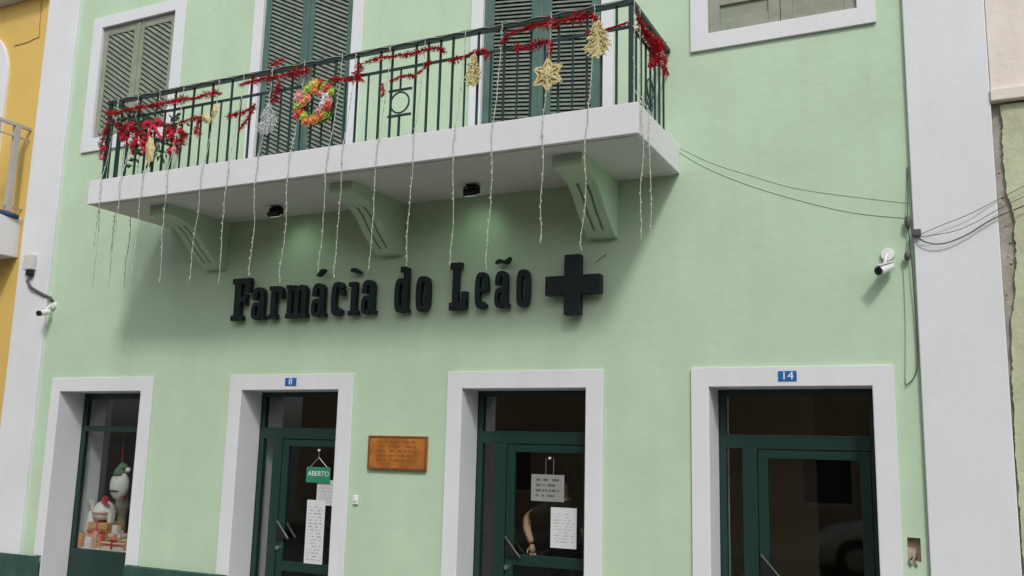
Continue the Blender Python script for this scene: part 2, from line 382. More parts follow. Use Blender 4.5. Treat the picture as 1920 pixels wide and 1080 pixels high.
# ---- ground floor doors
def pane(x0, x1, z0, z1, y, parent, name='pane'): return MB().box(x0, x1, y, y+.008, z0, z1).build(name, m_glass, parent)
def shop_door(a, b, midrail):
    a += .002; b -= .002; y = .32; z0 = .122; z1 = DT-.002
    f = MB()
    f.box(a, a+.06, y, y+.06, z0, z1); f.box(b-.06, b, y, y+.06, z0, z1); f.box(a+.06, b-.06, y+.002, y+.058, z1-.05, z1)
    f.box(a+.06, b-.06, y-.004, y+.055, 2.06, 2.18)
    f.box(a+.20, a+.325, y-.001, y+.059, z0, 2.06); f.box(a+.06, a+.20, y+.003, y+.055, z0, .35)
    d = f.build('door', m_frame, bld, bevel=.005)
    pane(a+.06, b-.06, 2.18, z1-.05, y+.025, d, 'transom_pane'); pane(a+.06, a+.20, .35, 2.06, y+.025, d, 'side_pane')
    l0, l1, lt = a+.33, b-.064, 2.055; st = .085; yl = y+.006
    g = MB(); g.box(l0, l0+st, yl, yl+.05, z0+.008, lt); g.box(l1-st, l1, yl, yl+.05, z0+.008, lt)
    g.box(l0+st, l1-st, yl+.002, yl+.048, lt-.075, lt); g.box(l0+st, l1-st, yl+.002, yl+.048, z0+.008, z0+.2)
    g.box(l0+st, l1-st, yl+.002, yl+.048, midrail-.10, midrail)
    g.build('door_leaf', m_frame, d, bevel=.005)
    pane(l0+st, l1-st, midrail, lt-.075, yl+.022, d, 'leaf_pane'); pane(l0+st, l1-st, z0+.2, midrail-.1, yl+.022, d, 'leaf_pane')
    h = MB(); h.prism_y([(l0+.02,1.0),(l0+.175,1.0),(l0+.02,1.175)], yl-.03, yl-.012); h.build('handle_plate', m_black, d)
    MB().bar((l0+.018,yl-.036,1.18),(l0+.178,yl-.036,.998),.012,.012).build('pull_bar', m_steel, d)
    k = MB(); k.cyl((l0+.03,yl-.001,.895),(l0+.03,yl-.03,.895),.022); k.build('lock', m_steel, d, smooth=False)
    return d, l0, l1
shop_door(doors[1][0], doors[1][1], .76)
shop_door(doors[2][0], doors[2][1], 1.02)
shop_door(doors[3][0], doors[3][1], .70)
# display window in the first doorway
a, b = doors[0][0]+.002, doors[0][1]-.002; y = .355
f = MB(); f.box(a, a+.06, y, y+.06, .122, DT-.002); f.box(b-.06, b, y, y+.06, .122, DT-.002); f.box(a+.06, b-.06, y+.002, y+.058, DT-.07, DT-.002)
f.box(a+.06, b-.06, y-.003, y+.055, 2.10, 2.17); f.box(a+.06, b-.06, y-.002, y+.056, .122, .68)
dw = f.build('display_window', m_frame, bld, bevel=.005)
pane(a+.06, b-.06, 2.17, DT-.07, y+.025, dw, 'transom_pane'); pane(a+.06, b-.06, .68, 2.10, y+.025, dw)
MB().box(a+.02, b-.02, y+.062, y+.66, .64, .69).build('display_shelf', m_enwhite, dw)
MB().box(a-.3, b+.1, y+1.2, y+1.25, .101, 4.19).build('display_backdrop', m_dark, dw)

# ---- balcony: slab > ; brackets ; railing > balusters
BX0, BX1, BY, BZ0, BZ1 = -8.465, -2.245, -1.2, 4.502, 4.765
MB().box(BX0, BX1, BY, -.001, BZ0, BZ1).build('balcony_slab', m_slab, bld, bevel=.006)
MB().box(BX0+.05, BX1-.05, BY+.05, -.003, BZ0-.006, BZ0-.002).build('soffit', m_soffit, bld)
prof = [(-.002,4.503),(-.93,4.503),(-.93,4.385),(-.86,4.382),(-.72,4.365),(-.60,4.335),(-.49,4.27),(-.34,4.13),(-.10,3.955),(-.002,3.95)]
grv = [(-.002,4.503),(-.93,4.503),(-.93,4.385),(-.86,4.382),(-.72,4.365),(-.585,4.335),(-.575,4.375),(-.465,4.30),(-.315,4.16),(-.145,4.035),(-.155,3.995),(-.10,3.955),(-.002,3.95)]
for cx in (-7.68, -5.31, -2.965):
    s = MB(); e = [-.135,-.055,-.03,.03,.055,.135]
    for k in range(5): s.prism_x(grv if k in (1,3) else prof, cx+e[k], cx+e[k+1])
    s.build('balcony_bracket', m_green2, bld)
RX0, RX1, RY, RZ, MZ = -8.41, -2.35, -1.065, 5.70, 5.48
r = MB(); r.box(RX0-.025, RX1+.025, RY-.025, RY+.025, RZ-.022, RZ+.018)
r.box(RX0-.024, RX0+.024, RY+.026, -.003, RZ-.021, RZ+.017); r.box(RX1-.024, RX1+.024, RY+.026, -.003, RZ-.021, RZ+.017)
r.box(RX0, RX1, RY-.010, RY+.010, MZ-.012, MZ+.012); r.box(RX0-.009, RX0+.009, RY+.011, -.003, MZ-.011, MZ+.011); r.box(RX1-.009, RX1+.009, RY+.011, -.003, MZ-.011, MZ+.011)
railing = r.build('railing', m_rail, bld)
def baluster(x, y, z0, z1, t=.016): return MB().box(x-t/2, x+t/2, y-t/2, y+t/2, z0, z1).build('baluster', m_rail, railing)
k = 0; x = -8.48+.131
while x < RX1-.05:
    inpanel = -4.66 < x < -4.52
    allfull = -4.9 < x < -4.0
    if not inpanel:
        full = (k % 2 == 1) or allfull
        inb = abs(x+4.594) < .2
        if inb: pass
        baluster(x, RY, BZ1+.001, RZ-.023 if full else MZ-.013, .018 if full else .014)
    x += .1305; k += 1
for x in (RX0, RX1): baluster(x, RY, BZ1+.001, RZ-.023, .034)
for x in (RX0, RX1):
    for j in range(1, 8):
        yy = RY+j*.131; baluster(x, yy, BZ1+.001, RZ-.022 if j % 2 == 0 else MZ-.012, .016)
e = MB(); ex = -4.594                                   # ring panel in the railing
e.bar((ex-.125,RY,5.268),(ex+.125,RY,5.268),.02); e.bar((ex-.125,RY,5.02),(ex+.125,RY,5.02),.02)
e.bar((ex,RY,5.278),(ex,RY,MZ-.013),.014); e.bar((ex,RY,5.01),(ex,RY,BZ1+.001),.018)
e.ring((ex,RY,5.145), X_, Z_, .10, .009, 28, 6)
e.build('ring_panel', m_rail, railing)
e = MB()                                                # scroll on the side railing
for zz, rr in ((5.12,.09),(4.98,.06)): e.ring((RX1,-.55,zz), Y_, Z_, rr, .009, 20, 6)
e.build('ring_panel', m_rail, railing)

# ---- soffit floodlights (lit, weak)
def floodlight(x, y, lab, aim):
    t = thing('floodlight', lab, 'lamp', 'floodlights under the balcony')
    b_ = MB(); b_.box(x-.05, x+.05, y-.03, y+.03, 4.478, 4.4955); b_.box(x-.085, x-.075, y-.015, y+.015, 4.40, 4.477); b_.box(x+.075, x+.085, y-.015, y+.015, 4.40, 4.477); b_.box(x-.074, x+.074, y-.012, y+.012, 4.468, 4.4775)
    b_.build('mounting_yoke', m_black, t)
    d = (Vector(aim)-Vector((x,y,4.40))).normalized(); sx = X_; up = d.cross(sx)
    h = MB(); h.obox(Vector((x,y,4.405))-d*.02, sx, up, d, .072, .05, .025); h.build('housing', m_black, t, bevel=.006)
    h = MB(); h.obox(Vector((x,y,4.405))+d*.008, sx, up, d, .06, .04, .002)
    h.build('lens', mat('lit_lens', (.7,.8,.7), .3, emit=((.75,1,.75), .6)), t)
    ld = bpy.data.lights.new('floodlight_beam', 'SPOT'); ld.energy = 2.6; ld.color = (.72,1,.70); ld.spot_size = R(125); ld.spot_blend = 1.0; ld.shadow_soft_size = .12
    lo = bpy.data.objects.new('floodlight_beam', ld); COL.objects.link(lo); lo.location = Vector((x,y,4.405))+d*.05
    lo.rotation_euler = (-d).to_track_quat('Z','Y').to_euler(); lo.parent = t
floodlight(-6.52, -.42, 'small black floodlight under the balcony between the left and middle brackets', (-6.45,0,3.9))
floodlight(-4.17, -.40, 'small black floodlight under the balcony between the middle and right brackets', (-4.33,0,3.9))

# ------------------------------------------------------------------ sign letters
sign = thing('lettering_sign', 'raised black slab-serif lettering on the green wall under the balcony', 'sign')
class Glyph:
    def __init__(s, x0, x1, z0, z1): s.x0, s.w, s.z0, s.h = x0, x1-x0-.026*abs(x0)/8, z0, z1-z0; s.m = MB(); s.k = 0
    def _y(s): s.k += 1; return -.085-.0014*(s.k % 9), -.035+.0010*(s.k % 9)
    def P(s, pts): y0, y1 = s._y(); s.m.prism_y([(s.x0+p[0]*s.w, s.z0+p[1]*s.h) for p in pts], y0, y1)
    def B(s, a, b, c, d): s.P([(a,c),(b,c),(b,d),(a,d)])
    def ring(s, cx, cz, ro, zo, ri, zi, a0=0, a1=360, n=3.2, seg=28):
        y0, y1 = s._y(); vs = []; K = seg
        full = a1-a0 >= 359.9
        def pt(a, rx, rz):
            c, t = math.cos(a), math.sin(a)
            return (cx+rx*math.copysign(abs(c)**(2/n), c), cz+rz*math.copysign(abs(t)**(2/n), t))
        N = K if full else K+1; pts = []
        for i in range(N):
            a = R(a0+(a1-a0)*i/K); o = pt(a,ro,zo); q = pt(a,ri,zi); pts.append((o,q))
        vs = []
        for o, q in pts:
            for (u, v) in (o, q):
                for yy in (y0, y1): vs.append((s.x0+u*s.w, yy, s.z0+v*s.h))
        fs = []
        for i in range(N if full else N-1):
            j = (i+1) % N; A, Bq = i*4, j*4
            fs += [(A,Bq,Bq+2,A+2),(A+1,A+3,Bq+3,Bq+1),(A,A+1,Bq+1,Bq),(A+2,Bq+2,Bq+3,A+3)]
        if not full:
            e = (N-1)*4; fs += [(0,2,3,1),(e,e+1,e+3,e+2)]
        s.m.add(vs, fs)
    def done(s): return s.m.build('letter', m_letter, sign)
ZB, ZX, ZC = 3.338, 3.70, 3.813
def L_F(x0,x1):
    g = Glyph(x0,x1,ZB,ZC); g.B(.14,.50,.05,.95); g.B(0,.66,0,.13); g.B(0,1,.87,1); g.B(.74,1,.66,.90); g.B(.5,.78,.44,.56); g.B(.70,.80,.36,.64); g.done()
def L_a(x0,x1):
    g = Glyph(x0,x1,ZB,ZX); g.B(.56,.88,.04,.74); g.ring(.45,.70,.43,.30,.12,.16,0,172,2.6); g.B(.02,.34,.62,.76); g.ring(.36,.27,.36,.27,.12,.15,0,360,2.6); g.B(.80,1.0,0,.11); g.done()
def L_r(x0,x1):
    g = Glyph(x0,x1,ZB,ZX); g.B(.12,.48,.05,.95); g.B(0,.64,0,.14); g.B(0,.46,.87,1); g.ring(.62,.72,.38,.28,.14,.12,20,165,2.6); g.B(.68,1,.62,.84); g.done()
def L_m(x0,x1):
    g = Glyph(x0,x1,ZB,ZX)
    for c in (.16,.5,.84): g.B(c-.105,c+.105,.05,.86); g.B(c-.16,c+.16,0,.13)
    g.B(0,.2,.88,1); g.B(.07,.25,.80,.94); g.ring(.38,.74,.225,.25,.04,.10,0,160,2.8); g.ring(.72,.74,.225,.25,.04,.10,0,160,2.8); g.done()
def L_c(x0,x1):
    g = Glyph(x0,x1,ZB,ZX); g.ring(.5,.5,.5,.5,.14,.36,32,325,3.2); g.B(.62,1,.60,.76); g.done()
def L_i(x0,x1):
    g = Glyph(x0,x1,ZB,ZX-.012); g.B(.24,.76,.05,.95); g.B(0,1,0,.14); g.B(0,.75,.87,1); g.done()
def L_d(x0,x1):
    g = Glyph(x0,x1,ZB,ZC); g.B(.60,.93,.04,.97); g.B(.36,.7,.88,1); g.ring(.44,.375,.44,.375,.12,.26,0,360,3.2); g.B(.80,1.02,0,.09); g.done()
def L_o(x0,x1):
    g = Glyph(x0,x1,ZB,ZX); g.ring(.5,.5,.5,.5,.13,.33,0,360,3.4,36); g.done()
def L_L(x0,x1):
    g = Glyph(x0,x1,ZB,ZC); g.B(.16,.50,.05,.95); g.B(0,.66,.86,1); g.B(0,1,0,.16); g.B(.70,1.0,.10,.38); g.done()
def L_e(x0,x1):
    g = Glyph(x0,x1,ZB,ZX); g.ring(.5,.5,.5,.5,.14,.37,0,318,3.2); g.B(.2,.95,.46,.56); g.done()
L_F(-7.353,-7.075); L_a(-7.062,-6.845); L_r(-6.822,-6.612); L_m(-6.588,-6.28); L_a(-6.242,-6.04); L_c(-5.99,-5.806); L_i(-5.768,-5.622); L_a(-5.603,-5.407)
L_d(-5.198,-5.012); L_o(-4.945,-4.769); L_L(-4.555,-4.351); L_e(-4.272,-4.115); L_a(-4.055,-3.888); L_o(-3.823,-3.674)
def accent(pts):
    s = MB(); s.prism_y(pts, -.096, -.03); s.build('accent', m_letter, sign)
accent([(-6.195,3.778),(-6.165,3.775),(-6.10,3.832),(-6.10,3.85),(-6.14,3.846)])
accent([(-5.754,3.80),(-5.745,3.828),(-5.70,3.838),(-5.645,3.80),(-5.64,3.775),(-5.68,3.778)])
accent([(-4.056,3.775),(-4.04,3.805),(-4.01,3.818),(-3.975,3.806),(-3.945,3.80),(-3.92,3.815),(-3.90,3.832),(-3.903,3.80),(-3.925,3.776),(-3.96,3.768),(-3.99,3.778),(-4.02,3.784)])
cross = MB()
cross.prism_y([(-3.505,3.425),(-3.315,3.425),(-3.315,3.236),(-3.157,3.236),(-3.157,3.425),(-2.958,3.425),(-2.958,3.606),(-3.157,3.606),(-3.157,3.802),(-3.315,3.802),(-3.315,3.606),(-3.505,3.606)], -.13, -.04)
cross.box(-3.26,-3.21,-.0395,-.002,3.48,3.54)
tag(cross.build('pharmacy_cross', m_letter, bevel=.006), 'black raised cross at the right end of the lettering', 'sign')
s = MB(); s.tube([(-3.05,-.01,3.73),(-3.0,-.014,3.77),(-2.96,-.016,3.79)], .0022, 5); s.ball((-2.955,-.016,3.793), .008, 8, 5)
tag(s.build('loose_wire', m_cable), 'short loose wire sticking out of the wall above the black cross', 'wire')

# ------------------------------------------------------------------ text helper (built-in font)
def text(body, size, m, parent, loc, depth=.002, sx=1):
    cu = bpy.data.curves.new('lettering', 'FONT'); cu.body = body; cu.size = size; cu.extrude = depth; cu.align_x = 'CENTER'; cu.align_y = 'CENTER'
    t = bpy.data.objects.new('tmp', cu); COL.objects.link(t)
    me = bpy.data.meshes.new_from_object(t.evaluated_get(bpy.context.evaluated_depsgraph_get()))
    bpy.data.objects.remove(t)
    me.transform(Matrix.Translation(loc) @ Matrix.Rotation(R(90),4,'X') @ Matrix.Diagonal((sx,1,1,1)))
    return mobj('lettering', me, m, parent)

# number plates
for body, x, lab in (('8', -6.495, 'small blue enamel number plate above the narrow doorway with the papers'), ('14', -1.336, 'small blue enamel number plate above the rightmost doorway')):
    t = thing('number_plate', lab, 'number plate', 'blue house number plates')
    MB().box(x-.075, x+.075, -.036, -.029, 2.617, 2.699).build('plate', m_numblue, t, bevel=.002)
    text(body, .092, m_enwhite, t, (x, -.0372, 2.657), .001, 1.15)
# wooden plaque
t = thing('wooden_plaque', 'brown wooden plaque with engraved lines between two doorways', 'plaque')
m_wood = print_mat('orange_brown_wood', (.40,.145,.028), (.26,.085,.018), .045, -5.36, -4.90, 1.83, 2.06, .52, .45, var=.28)
MB().box(-5.462, -4.778, -.032, -.002, 1.778, 2.108).build('board', m_wood, t, bevel=.004)
f = MB(); mw = mat('dark_wood_edge', (.20,.07,.015), .45, var=.25, vscale=10)
f.box(-5.462,-5.445,-.037,-.0325,1.795,2.09); f.box(-4.795,-4.778,-.037,-.0325,1.795,2.09); f.box(-5.462,-4.778,-.038,-.0325,1.778,1.794); f.box(-5.462,-4.778,-.038,-.0325,2.091,2.108)
f.build('edge_moulding', mw, t)
for sx_ in (-5.43, -4.81):
    for sz_ in (1.815, 2.07): MB().cyl((sx_,-.0325,sz_),(sx_,-.0365,sz_),.008,.007,10).build('screw', m_steel, t)
# door bell
t = thing('door_bell', 'small white door bell button beside the doorway with the papers', 'door bell')
MB().box(-5.63, -5.565, -.022, -.002, 1.42, 1.512).build('back_plate', m_plastic, t, bevel=.008)
MB().cyl((-5.598,-.023,1.468),(-5.598,-.032,1.468),.02).build('button', m_plastic, t)

# papers and signs on the glass
def paper(x0, x1, z0, z1, y, lab, row, tilt=0, base=(.66,.68,.70), ink=(.22,.23,.25), dens=.5):
    m = print_mat('printed_paper', base, ink, row, x0+.03, x1-.03, z0+.04, z1-.05, dens)
    o = MB().box(x0, x1, y-.004, y-.001, z0, z1).build('paper_notice', m)
    return tag(o, lab, 'notice')
paper(-6.462, -6.222, .735, 1.418, .334, 'long white paper notice taped low on the narrow glass door', .034, ink=(.36,.38,.40))
paper(-6.345, -6.085, 1.368, 1.635, .336, 'small white paper notice taped above the long one', .034, base=(.56,.58,.59), ink=(.40,.42,.43))
paper(-3.605, -3.342, 1.105, 1.475, .334, 'white paper sheet taped low on the glass door beside an arm', .028, ink=(.45,.46,.48))
def hang_sign(name, x0, x1, z0, z1, y, m, lab, hook, strings):
    t = thing(name, lab, 'hanging sign')
    MB().box(x0, x1, y-.012, y-.004, z0, z1).build('board', m, t, bevel=.003)
    c = MB()
    for a, b in strings: c.tube([(a[0],y-.008,a[1]),(b[0],y-.008,b[1])], .003, 5)
    c.build('hanging_cord', m_steel, t); MB().cyl((hook[0],y-.001,hook[1]),(hook[0],y-.02,hook[1]),.012).build('suction_hook', m_plastic, t)
    return t
t = hang_sign('open_sign', -6.488, -6.172, 1.60, 1.765, .330, mat('sign_green', (.03,.24,.13), .4), 'green hanging open sign with white lettering on the narrow glass door', (-6.335,1.945), (((-6.335,1.945),(-6.335,1.87)),((-6.335,1.87),(-6.44,1.766)),((-6.335,1.87),(-6.22,1.766))))
text('ABERTO', .075, m_enwhite, t, (-6.325, .3168, 1.695), .0008)
m_gs = print_mat('grey_sign_face', (.26,.28,.27), (.09,.10,.10), .05, -3.76, -3.52, 1.57, 1.74, .55)
hang_sign('hours_sign', -3.81, -3.468, 1.525, 1.775, .330, m_gs, 'grey hanging board with dark print on the middle glass door', (-3.62,1.93), (((-3.66,1.93),(-3.66,1.776)),((-3.58,1.93),(-3.58,1.776))))

# ------------------------------------------------------------------ cameras, boxes, cables on the wall
t = thing('security_camera', 'white bullet security camera on a round mount near the right pilaster', 'camera', 'security cameras on the wall')
MB().cyl((-.525,-.002,3.63),(-.525,-.03,3.63),.055,.05,20).build('mount', m_plastic, t, smooth=False, bevel=.004)
MB().tube([(-.525,-.03,3.63),(-.53,-.10,3.60),(-.545,-.13,3.53)], .014, 8).build('arm', m_plastic, t, smooth=True)
MB().cyl((-.50,-.05,3.53),(-.582,-.185,3.47),.036,.038,18).build('body', m_plastic, t, bevel=.006)
MB().cyl((-.5825,-.1858,3.4697),(-.590,-.197,3.465),.033,.033,18).build('lens', m_black, t)
MB().obox((-.545,-.13,3.537), Vector((-.55,-.84,-.33)).normalized(), Vector((.84,-.55,0)).normalized(), Vector((-.15,-.3,.94)).normalized(), .10,.035,.003).build('sunshade', m_plastic, t)
t = thing('security_camera', 'small white bullet camera on the green wall edge by the left pilaster', 'camera', 'security cameras on the wall')
MB().cyl((-10.36,-.002,3.66),(-10.36,-.03,3.66),.05,.045,18).build('mount', m_plastic, t)
MB().tube([(-10.36,-.03,3.66),(-10.36,-.09,3.62),(-10.355,-.12,3.57)], .014, 8).build('arm', m_plastic, t, smooth=True)
MB().cyl((-10.36,-.07,3.57),(-10.345,-.20,3.535),.036,.036,16).build('body', m_plastic, t, bevel=.005)
MB().cyl((-10.345,-.201,3.5347),(-10.343,-.23,3.527),.034,.034,16).build('lens', m_black, t)
t = thing('junction_box', 'pale junction box with a drooping dark cable on the left pilaster', 'box')
MB().box(-10.87, -10.71, -.13, -.051, 4.13, 4.33).build('box', m_greywhite, t, bevel=.012)
MB().box(-10.83, -10.72, -.11, -.06, 4.06, 4.129).build('cable_gland', m_black, t, bevel=.01)
MB().tube([(-10.79,-.085,4.06),(-10.80,-.09,3.98),(-10.73,-.08,3.90),(-10.60,-.07,3.84),(-10.48,-.065,3.79),(-10.40,-.04,3.76),(-10.36,-.02,3.70)], .019, 8).build('cable', m_cable, t, smooth=True)
t = thing('cable_clamp', 'dark cable connectors where wires gather at the right pilaster edge', 'connector')
MB().ball((-.36,-.05,3.88), .034, 10, 7, (.75,.8,1.7)).build('connector', m_cable, t, smooth=True)
MB().box(-.335,-.265,-.10,-.052,3.75,3.81).build('connector', m_cable, t, bevel=.01)
MB().ball((-.375,-.05,3.60), .032, 10, 7, (.8,.8,1.2)).build('connector', m_cable, t, smooth=True)
def cable(pts, r, m, lab, sub=6):
    P = [Vector(p) for p in pts]; out = []
    for i in range(len(P)-1):
        p0, p1, p2, p3 = P[max(i-1,0)], P[i], P[i+1], P[min(i+2,len(P)-1)]
        for k in range(sub):
            u = k/sub
            out.append(.5*((2*p1)+(p2-p0)*u+(2*p0-5*p1+4*p2-p3)*u*u+(3*p1-p0-3*p2+p3)*u**3))
    out.append(P[-1])
    return tag(MB().tube(out, r, 6).build('cable', m, smooth=True), lab, 'cable')
cable([(-.345,-.012,4.35),(-.35,-.03,4.1),(-.36,-.04,3.9),(-.345,-.04,3.5),(-.336,-.03,3.086),(-.34,-.028,2.75),(-.375,-.025,2.63),(-.435,-.02,2.572)], .0045, m_cable, 'dark cable running down beside the right pilaster to the doorway corner')
cable([(-.41,-.012,3.58),(-.413,-.012,3.1),(-.437,-.012,2.58)], .003, m_cablegreen, 'thin painted-over wire dropping straight down to the rightmost doorway corner')
cable([(-2.25,-.004,4.71),(-2.017,-.003,4.541),(-1.642,-.003,4.339),(-1.196,-.003,4.151),(-.772,-.003,4.006),(-.368,-.004,3.925)], .0022, m_cablegreen, 'thin green painted cable sagging from the balcony to the right pilaster')
cable([(-2.235,-.004,4.74),(-1.95,-.003,4.57),(-1.65,-.003,4.435),(-1.25,-.003,4.27),(-.80,-.003,4.15),(-.36,-.003,4.05)], .0016, m_cablegreen, 'faint upper cable sagging across the green wall right of the balcony')
for pts, lab in (([(-.28,-.09,3.76),(-.097,-.09,3.83),(.094,-.09,3.90),(.35,-.06,4.03),(.8,-.05,4.25)], 'topmost thin wire crossing the right white pilaster'),
                 ([(-.28,-.10,3.74),(-.05,-.11,3.76),(.12,-.11,3.82),(.35,-.08,3.95),(.8,-.05,4.15)], 'middle thin wire crossing the right white pilaster'),
                 ([(-.30,-.08,3.755),(-.24,-.09,3.70),(-.12,-.09,3.675),(.05,-.085,3.73),(.30,-.075,3.87),(.8,-.05,4.05)], 'lowest and thickest wire crossing the right white pilaster')):
    cable(pts, .005 if 'lowest' in lab else .0028, m_cable, lab)
s = MB(); random.seed(3)
for k in range(2):
    x = -.455+.035*k; s.tube([(x,.03,1.24),(x+.01,-.01,1.27+.02*k),(x-.015,-.02,1.24),(x+.005*k,-.012,1.20)], .006, 6)
tag(s.build('meter_wires', m_cable), 'dark wires hanging out of the small broken wall niche', 'wires')

# ------------------------------------------------------------------ Christmas decorations on the railing
random.seed(11)
def tinsel(paths, lab, group='red tinsel garlands on the railing', r=.05, name='tinsel_garland'):
    s = MB()
    for path in paths:
        P = [Vector(p) for p in path]
        s.tube(P, .008, 5)
        for i in range(len(P)-1):
            L = (P[i+1]-P[i]).length; n = max(4, int(L*1100)); t = (P[i+1]-P[i]).normalized()
            for k in range(n):
                p = P[i].lerp(P[i+1], random.random())
                lump = .50+1.25*max(0, noise.noise(p*8.3+Vector((3.1,0,0)))+.22)
                d = Vector((random.gauss(0,1), random.gauss(0,1), random.gauss(0,1))); d = (d-t*d.dot(t)*.5).normalized()
                ln = r*lump*random.uniform(.6,1.25); q = p+d*ln+Vector((0,0,-.006))
                sd_ = d.cross(Vector((random.random(),random.random(),random.random()))).normalized()*random.uniform(.0022,.0055)
                s.add([p-sd_*.5, p+sd_*.5, q+sd_, q-sd_], [(0,1,2,3)])
    o = s.build(name, m_red); return tag(o, lab, 'garland', group)
def fp(L, y=-1.115): return [(x, y, z) for x, z in L]
tinsel([fp([(-8.43,5.58),(-8.26,5.54),(-8.14,5.56),(-7.94,5.56),(-7.71,5.55),(-7.59,5.55),(-7.36,5.55),(-7.25,5.56),(-7.12,5.54),(-6.95,5.56),(-6.84,5.56),(-6.75,5.54)])], 'long red tinsel garland under the left end of the rail')
tinsel([fp([(-8.36,5.47),(-8.39,5.35),(-8.43,5.23),(-8.43,5.11),(-8.4,5.03)])], 'red tinsel hanging down the left corner of the railing')
tinsel([fp([(-7.37,5.29),(-7.22,5.31),(-7.11,5.32),(-6.98,5.32)]), fp([(-7.02,5.29),(-7.05,5.2),(-7.01,5.13)])], 'short red tinsel garland left of the pair of gold ornaments')
tinsel([fp([(-6.64,5.28),(-6.53,5.29),(-6.43,5.29),(-6.33,5.33),(-6.28,5.36)]), fp([(-6.29,5.33),(-6.38,5.2),(-6.47,5.11)])], 'red tinsel with a hanging tail between gold ornaments and silver tree')
tinsel([fp([(-6.51,5.59),(-6.42,5.61),(-6.28,5.61),(-6.18,5.61),(-6.08,5.61),(-5.95,5.61),(-5.85,5.6),(-5.75,5.61),(-5.62,5.61)]), fp([(-5.99,5.56),(-6.03,5.43),(-6.04,5.34)])], 'red tinsel garland with a tail ending above the silver tree')
tinsel([fp([(-6.14,5.75),(-6.06,5.78),(-5.98,5.79)],-1.09)], 'red tinsel clump sitting on top of the rail', r=.05)
tinsel([fp([(-5.35,5.48),(-5.23,5.46),(-5.13,5.43),(-5.05,5.44),(-4.98,5.4)]), fp([(-5.03,5.44),(-5.05,5.52),(-5.01,5.58)])], 'bushy red tinsel cluster just right of the flower wreath', r=.045)
tinsel([fp([(-4.97,5.58),(-4.87,5.6),(-4.75,5.6),(-4.66,5.59),(-4.57,5.59),(-4.46,5.58),(-4.29,5.6),(-4.17,5.59),(-4.1,5.54)])], 'thin red tinsel strung above the round railing panel', r=.028)
tinsel([fp([(-4.68,5.35),(-4.59,5.37),(-4.53,5.38),(-4.42,5.36),(-4.33,5.4),(-4.28,5.46),(-4.25,5.49)])], 'red tinsel garland rising right just over the railing ring', r=.042)
tinsel([fp([(-4.76,5.34),(-4.76,5.29),(-4.74,5.23)])], 'small red tinsel tuft hanging left of the railing ring', r=.028)
tinsel([fp([(-4.03,5.44),(-3.89,5.46),(-3.78,5.49),(-3.7,5.49),(-3.66,5.41)])], 'red tinsel above the narrow gold tree ornament', r=.032)
tinsel([fp([(-3.51,5.52),(-3.5,5.57),(-3.42,5.6),(-3.29,5.62),(-3.21,5.63),(-3.11,5.63),(-3.01,5.61),(-2.91,5.63),(-2.82,5.62),(-2.74,5.63),(-2.68,5.63),(-2.63,5.56)])], 'upper red tinsel garland over the gold star')
tinsel([fp([(-3.39,5.46),(-3.29,5.43),(-3.21,5.45),(-3.14,5.46),(-3.09,5.47),(-3.04,5.42)]), fp([(-3.05,5.4),(-3.07,5.34),(-3.08,5.29)])], 'lower red tinsel from which the gold star hangs')
tinsel([fp([(-2.74,5.49),(-2.67,5.46),(-2.58,5.47),(-2.48,5.48),(-2.41,5.49),(-2.36,5.5)])], 'red tinsel crossing the gold tree by the right corner', r=.026)
tinsel([[(-2.31,y,z) for y,z in L] for L in ([(-1.02,5.6),(-.89,5.53),(-.67,5.55),(-.52,5.57),(-.28,5.59)], [(-.23,5.53),(-.23,5.38)], [(-.56,5.48),(-.61,5.3)], [(-.82,5.53),(-.47,5.51),(-.41,5.41)])], 'red tinsel draped along the short right side of the railing')

def tree_orn(cx, top, bot, half, m, lab, group, tiers=6, y=-1.135):
    s = MB(); H = top-bot; left = []; right = []
    for k in range(tiers):
        f0, f1 = k/tiers, (k+1)/tiers
        for side, sg in ((left,-1),(right,1)):
            j = random.uniform(.88,1.1)
            wf = lambda f: (.15+1.05*f) if f < .72 else .9-1.7*(f-.72)
            side.append((cx+sg*half*wf(f0)*.62, top-H*.94*(f0+.02))); side.append((cx+sg*half*wf(f1)*1.05*j, top-H*.94*(f1-.03)+random.uniform(-.006,.006)))
            side.append((cx+sg*half*wf(f1)*.75*j, top-H*.94*(f1-.012)))
    poly = [(cx,top)]+right+[(cx+.012,bot+.03),(cx+.012,bot),(cx-.012,bot),(cx-.012,bot+.03)]+left[::-1]
    s.prism_y(poly, y-.004, y+.004)
    for k in range(150):
        f_ = random.random()**.7; w_ = half*((.15+.95*f_) if f_ < .72 else .83-1.5*(f_-.72))*random.uniform(-1.1,1.1); p = Vector((cx+w_, y-.006, top-H*.92*f_))
        d = Vector((math.copysign(.6,w_)+random.uniform(-.4,.4), random.uniform(-.5,-.05), -.7)).normalized()
        s.bar(p, p+d*random.uniform(.02,.04), .007, .006)
    s.tube([(cx,y,top),(cx,y+.02,top+.05),(cx,RY-.012,top+.06)], .003, 4)
    return tag(s.build('tree_ornament', m), lab, 'ornament', group)
tree_orn(-6.085, 5.335, 5.01, .13, m_silver, 'silver glitter Christmas tree ornament left of the wreath', 'glitter ornaments')
tree_orn(-3.785, 5.46, 5.15, .085, m_gold, 'narrow gold glitter tree ornament beside the right balcony door', 'glitter ornaments', 10)
tree_orn(-2.612, 5.555, 5.215, .125, m_gold, 'wide gold glitter tree ornament by the right balcony corner', 'glitter ornaments')
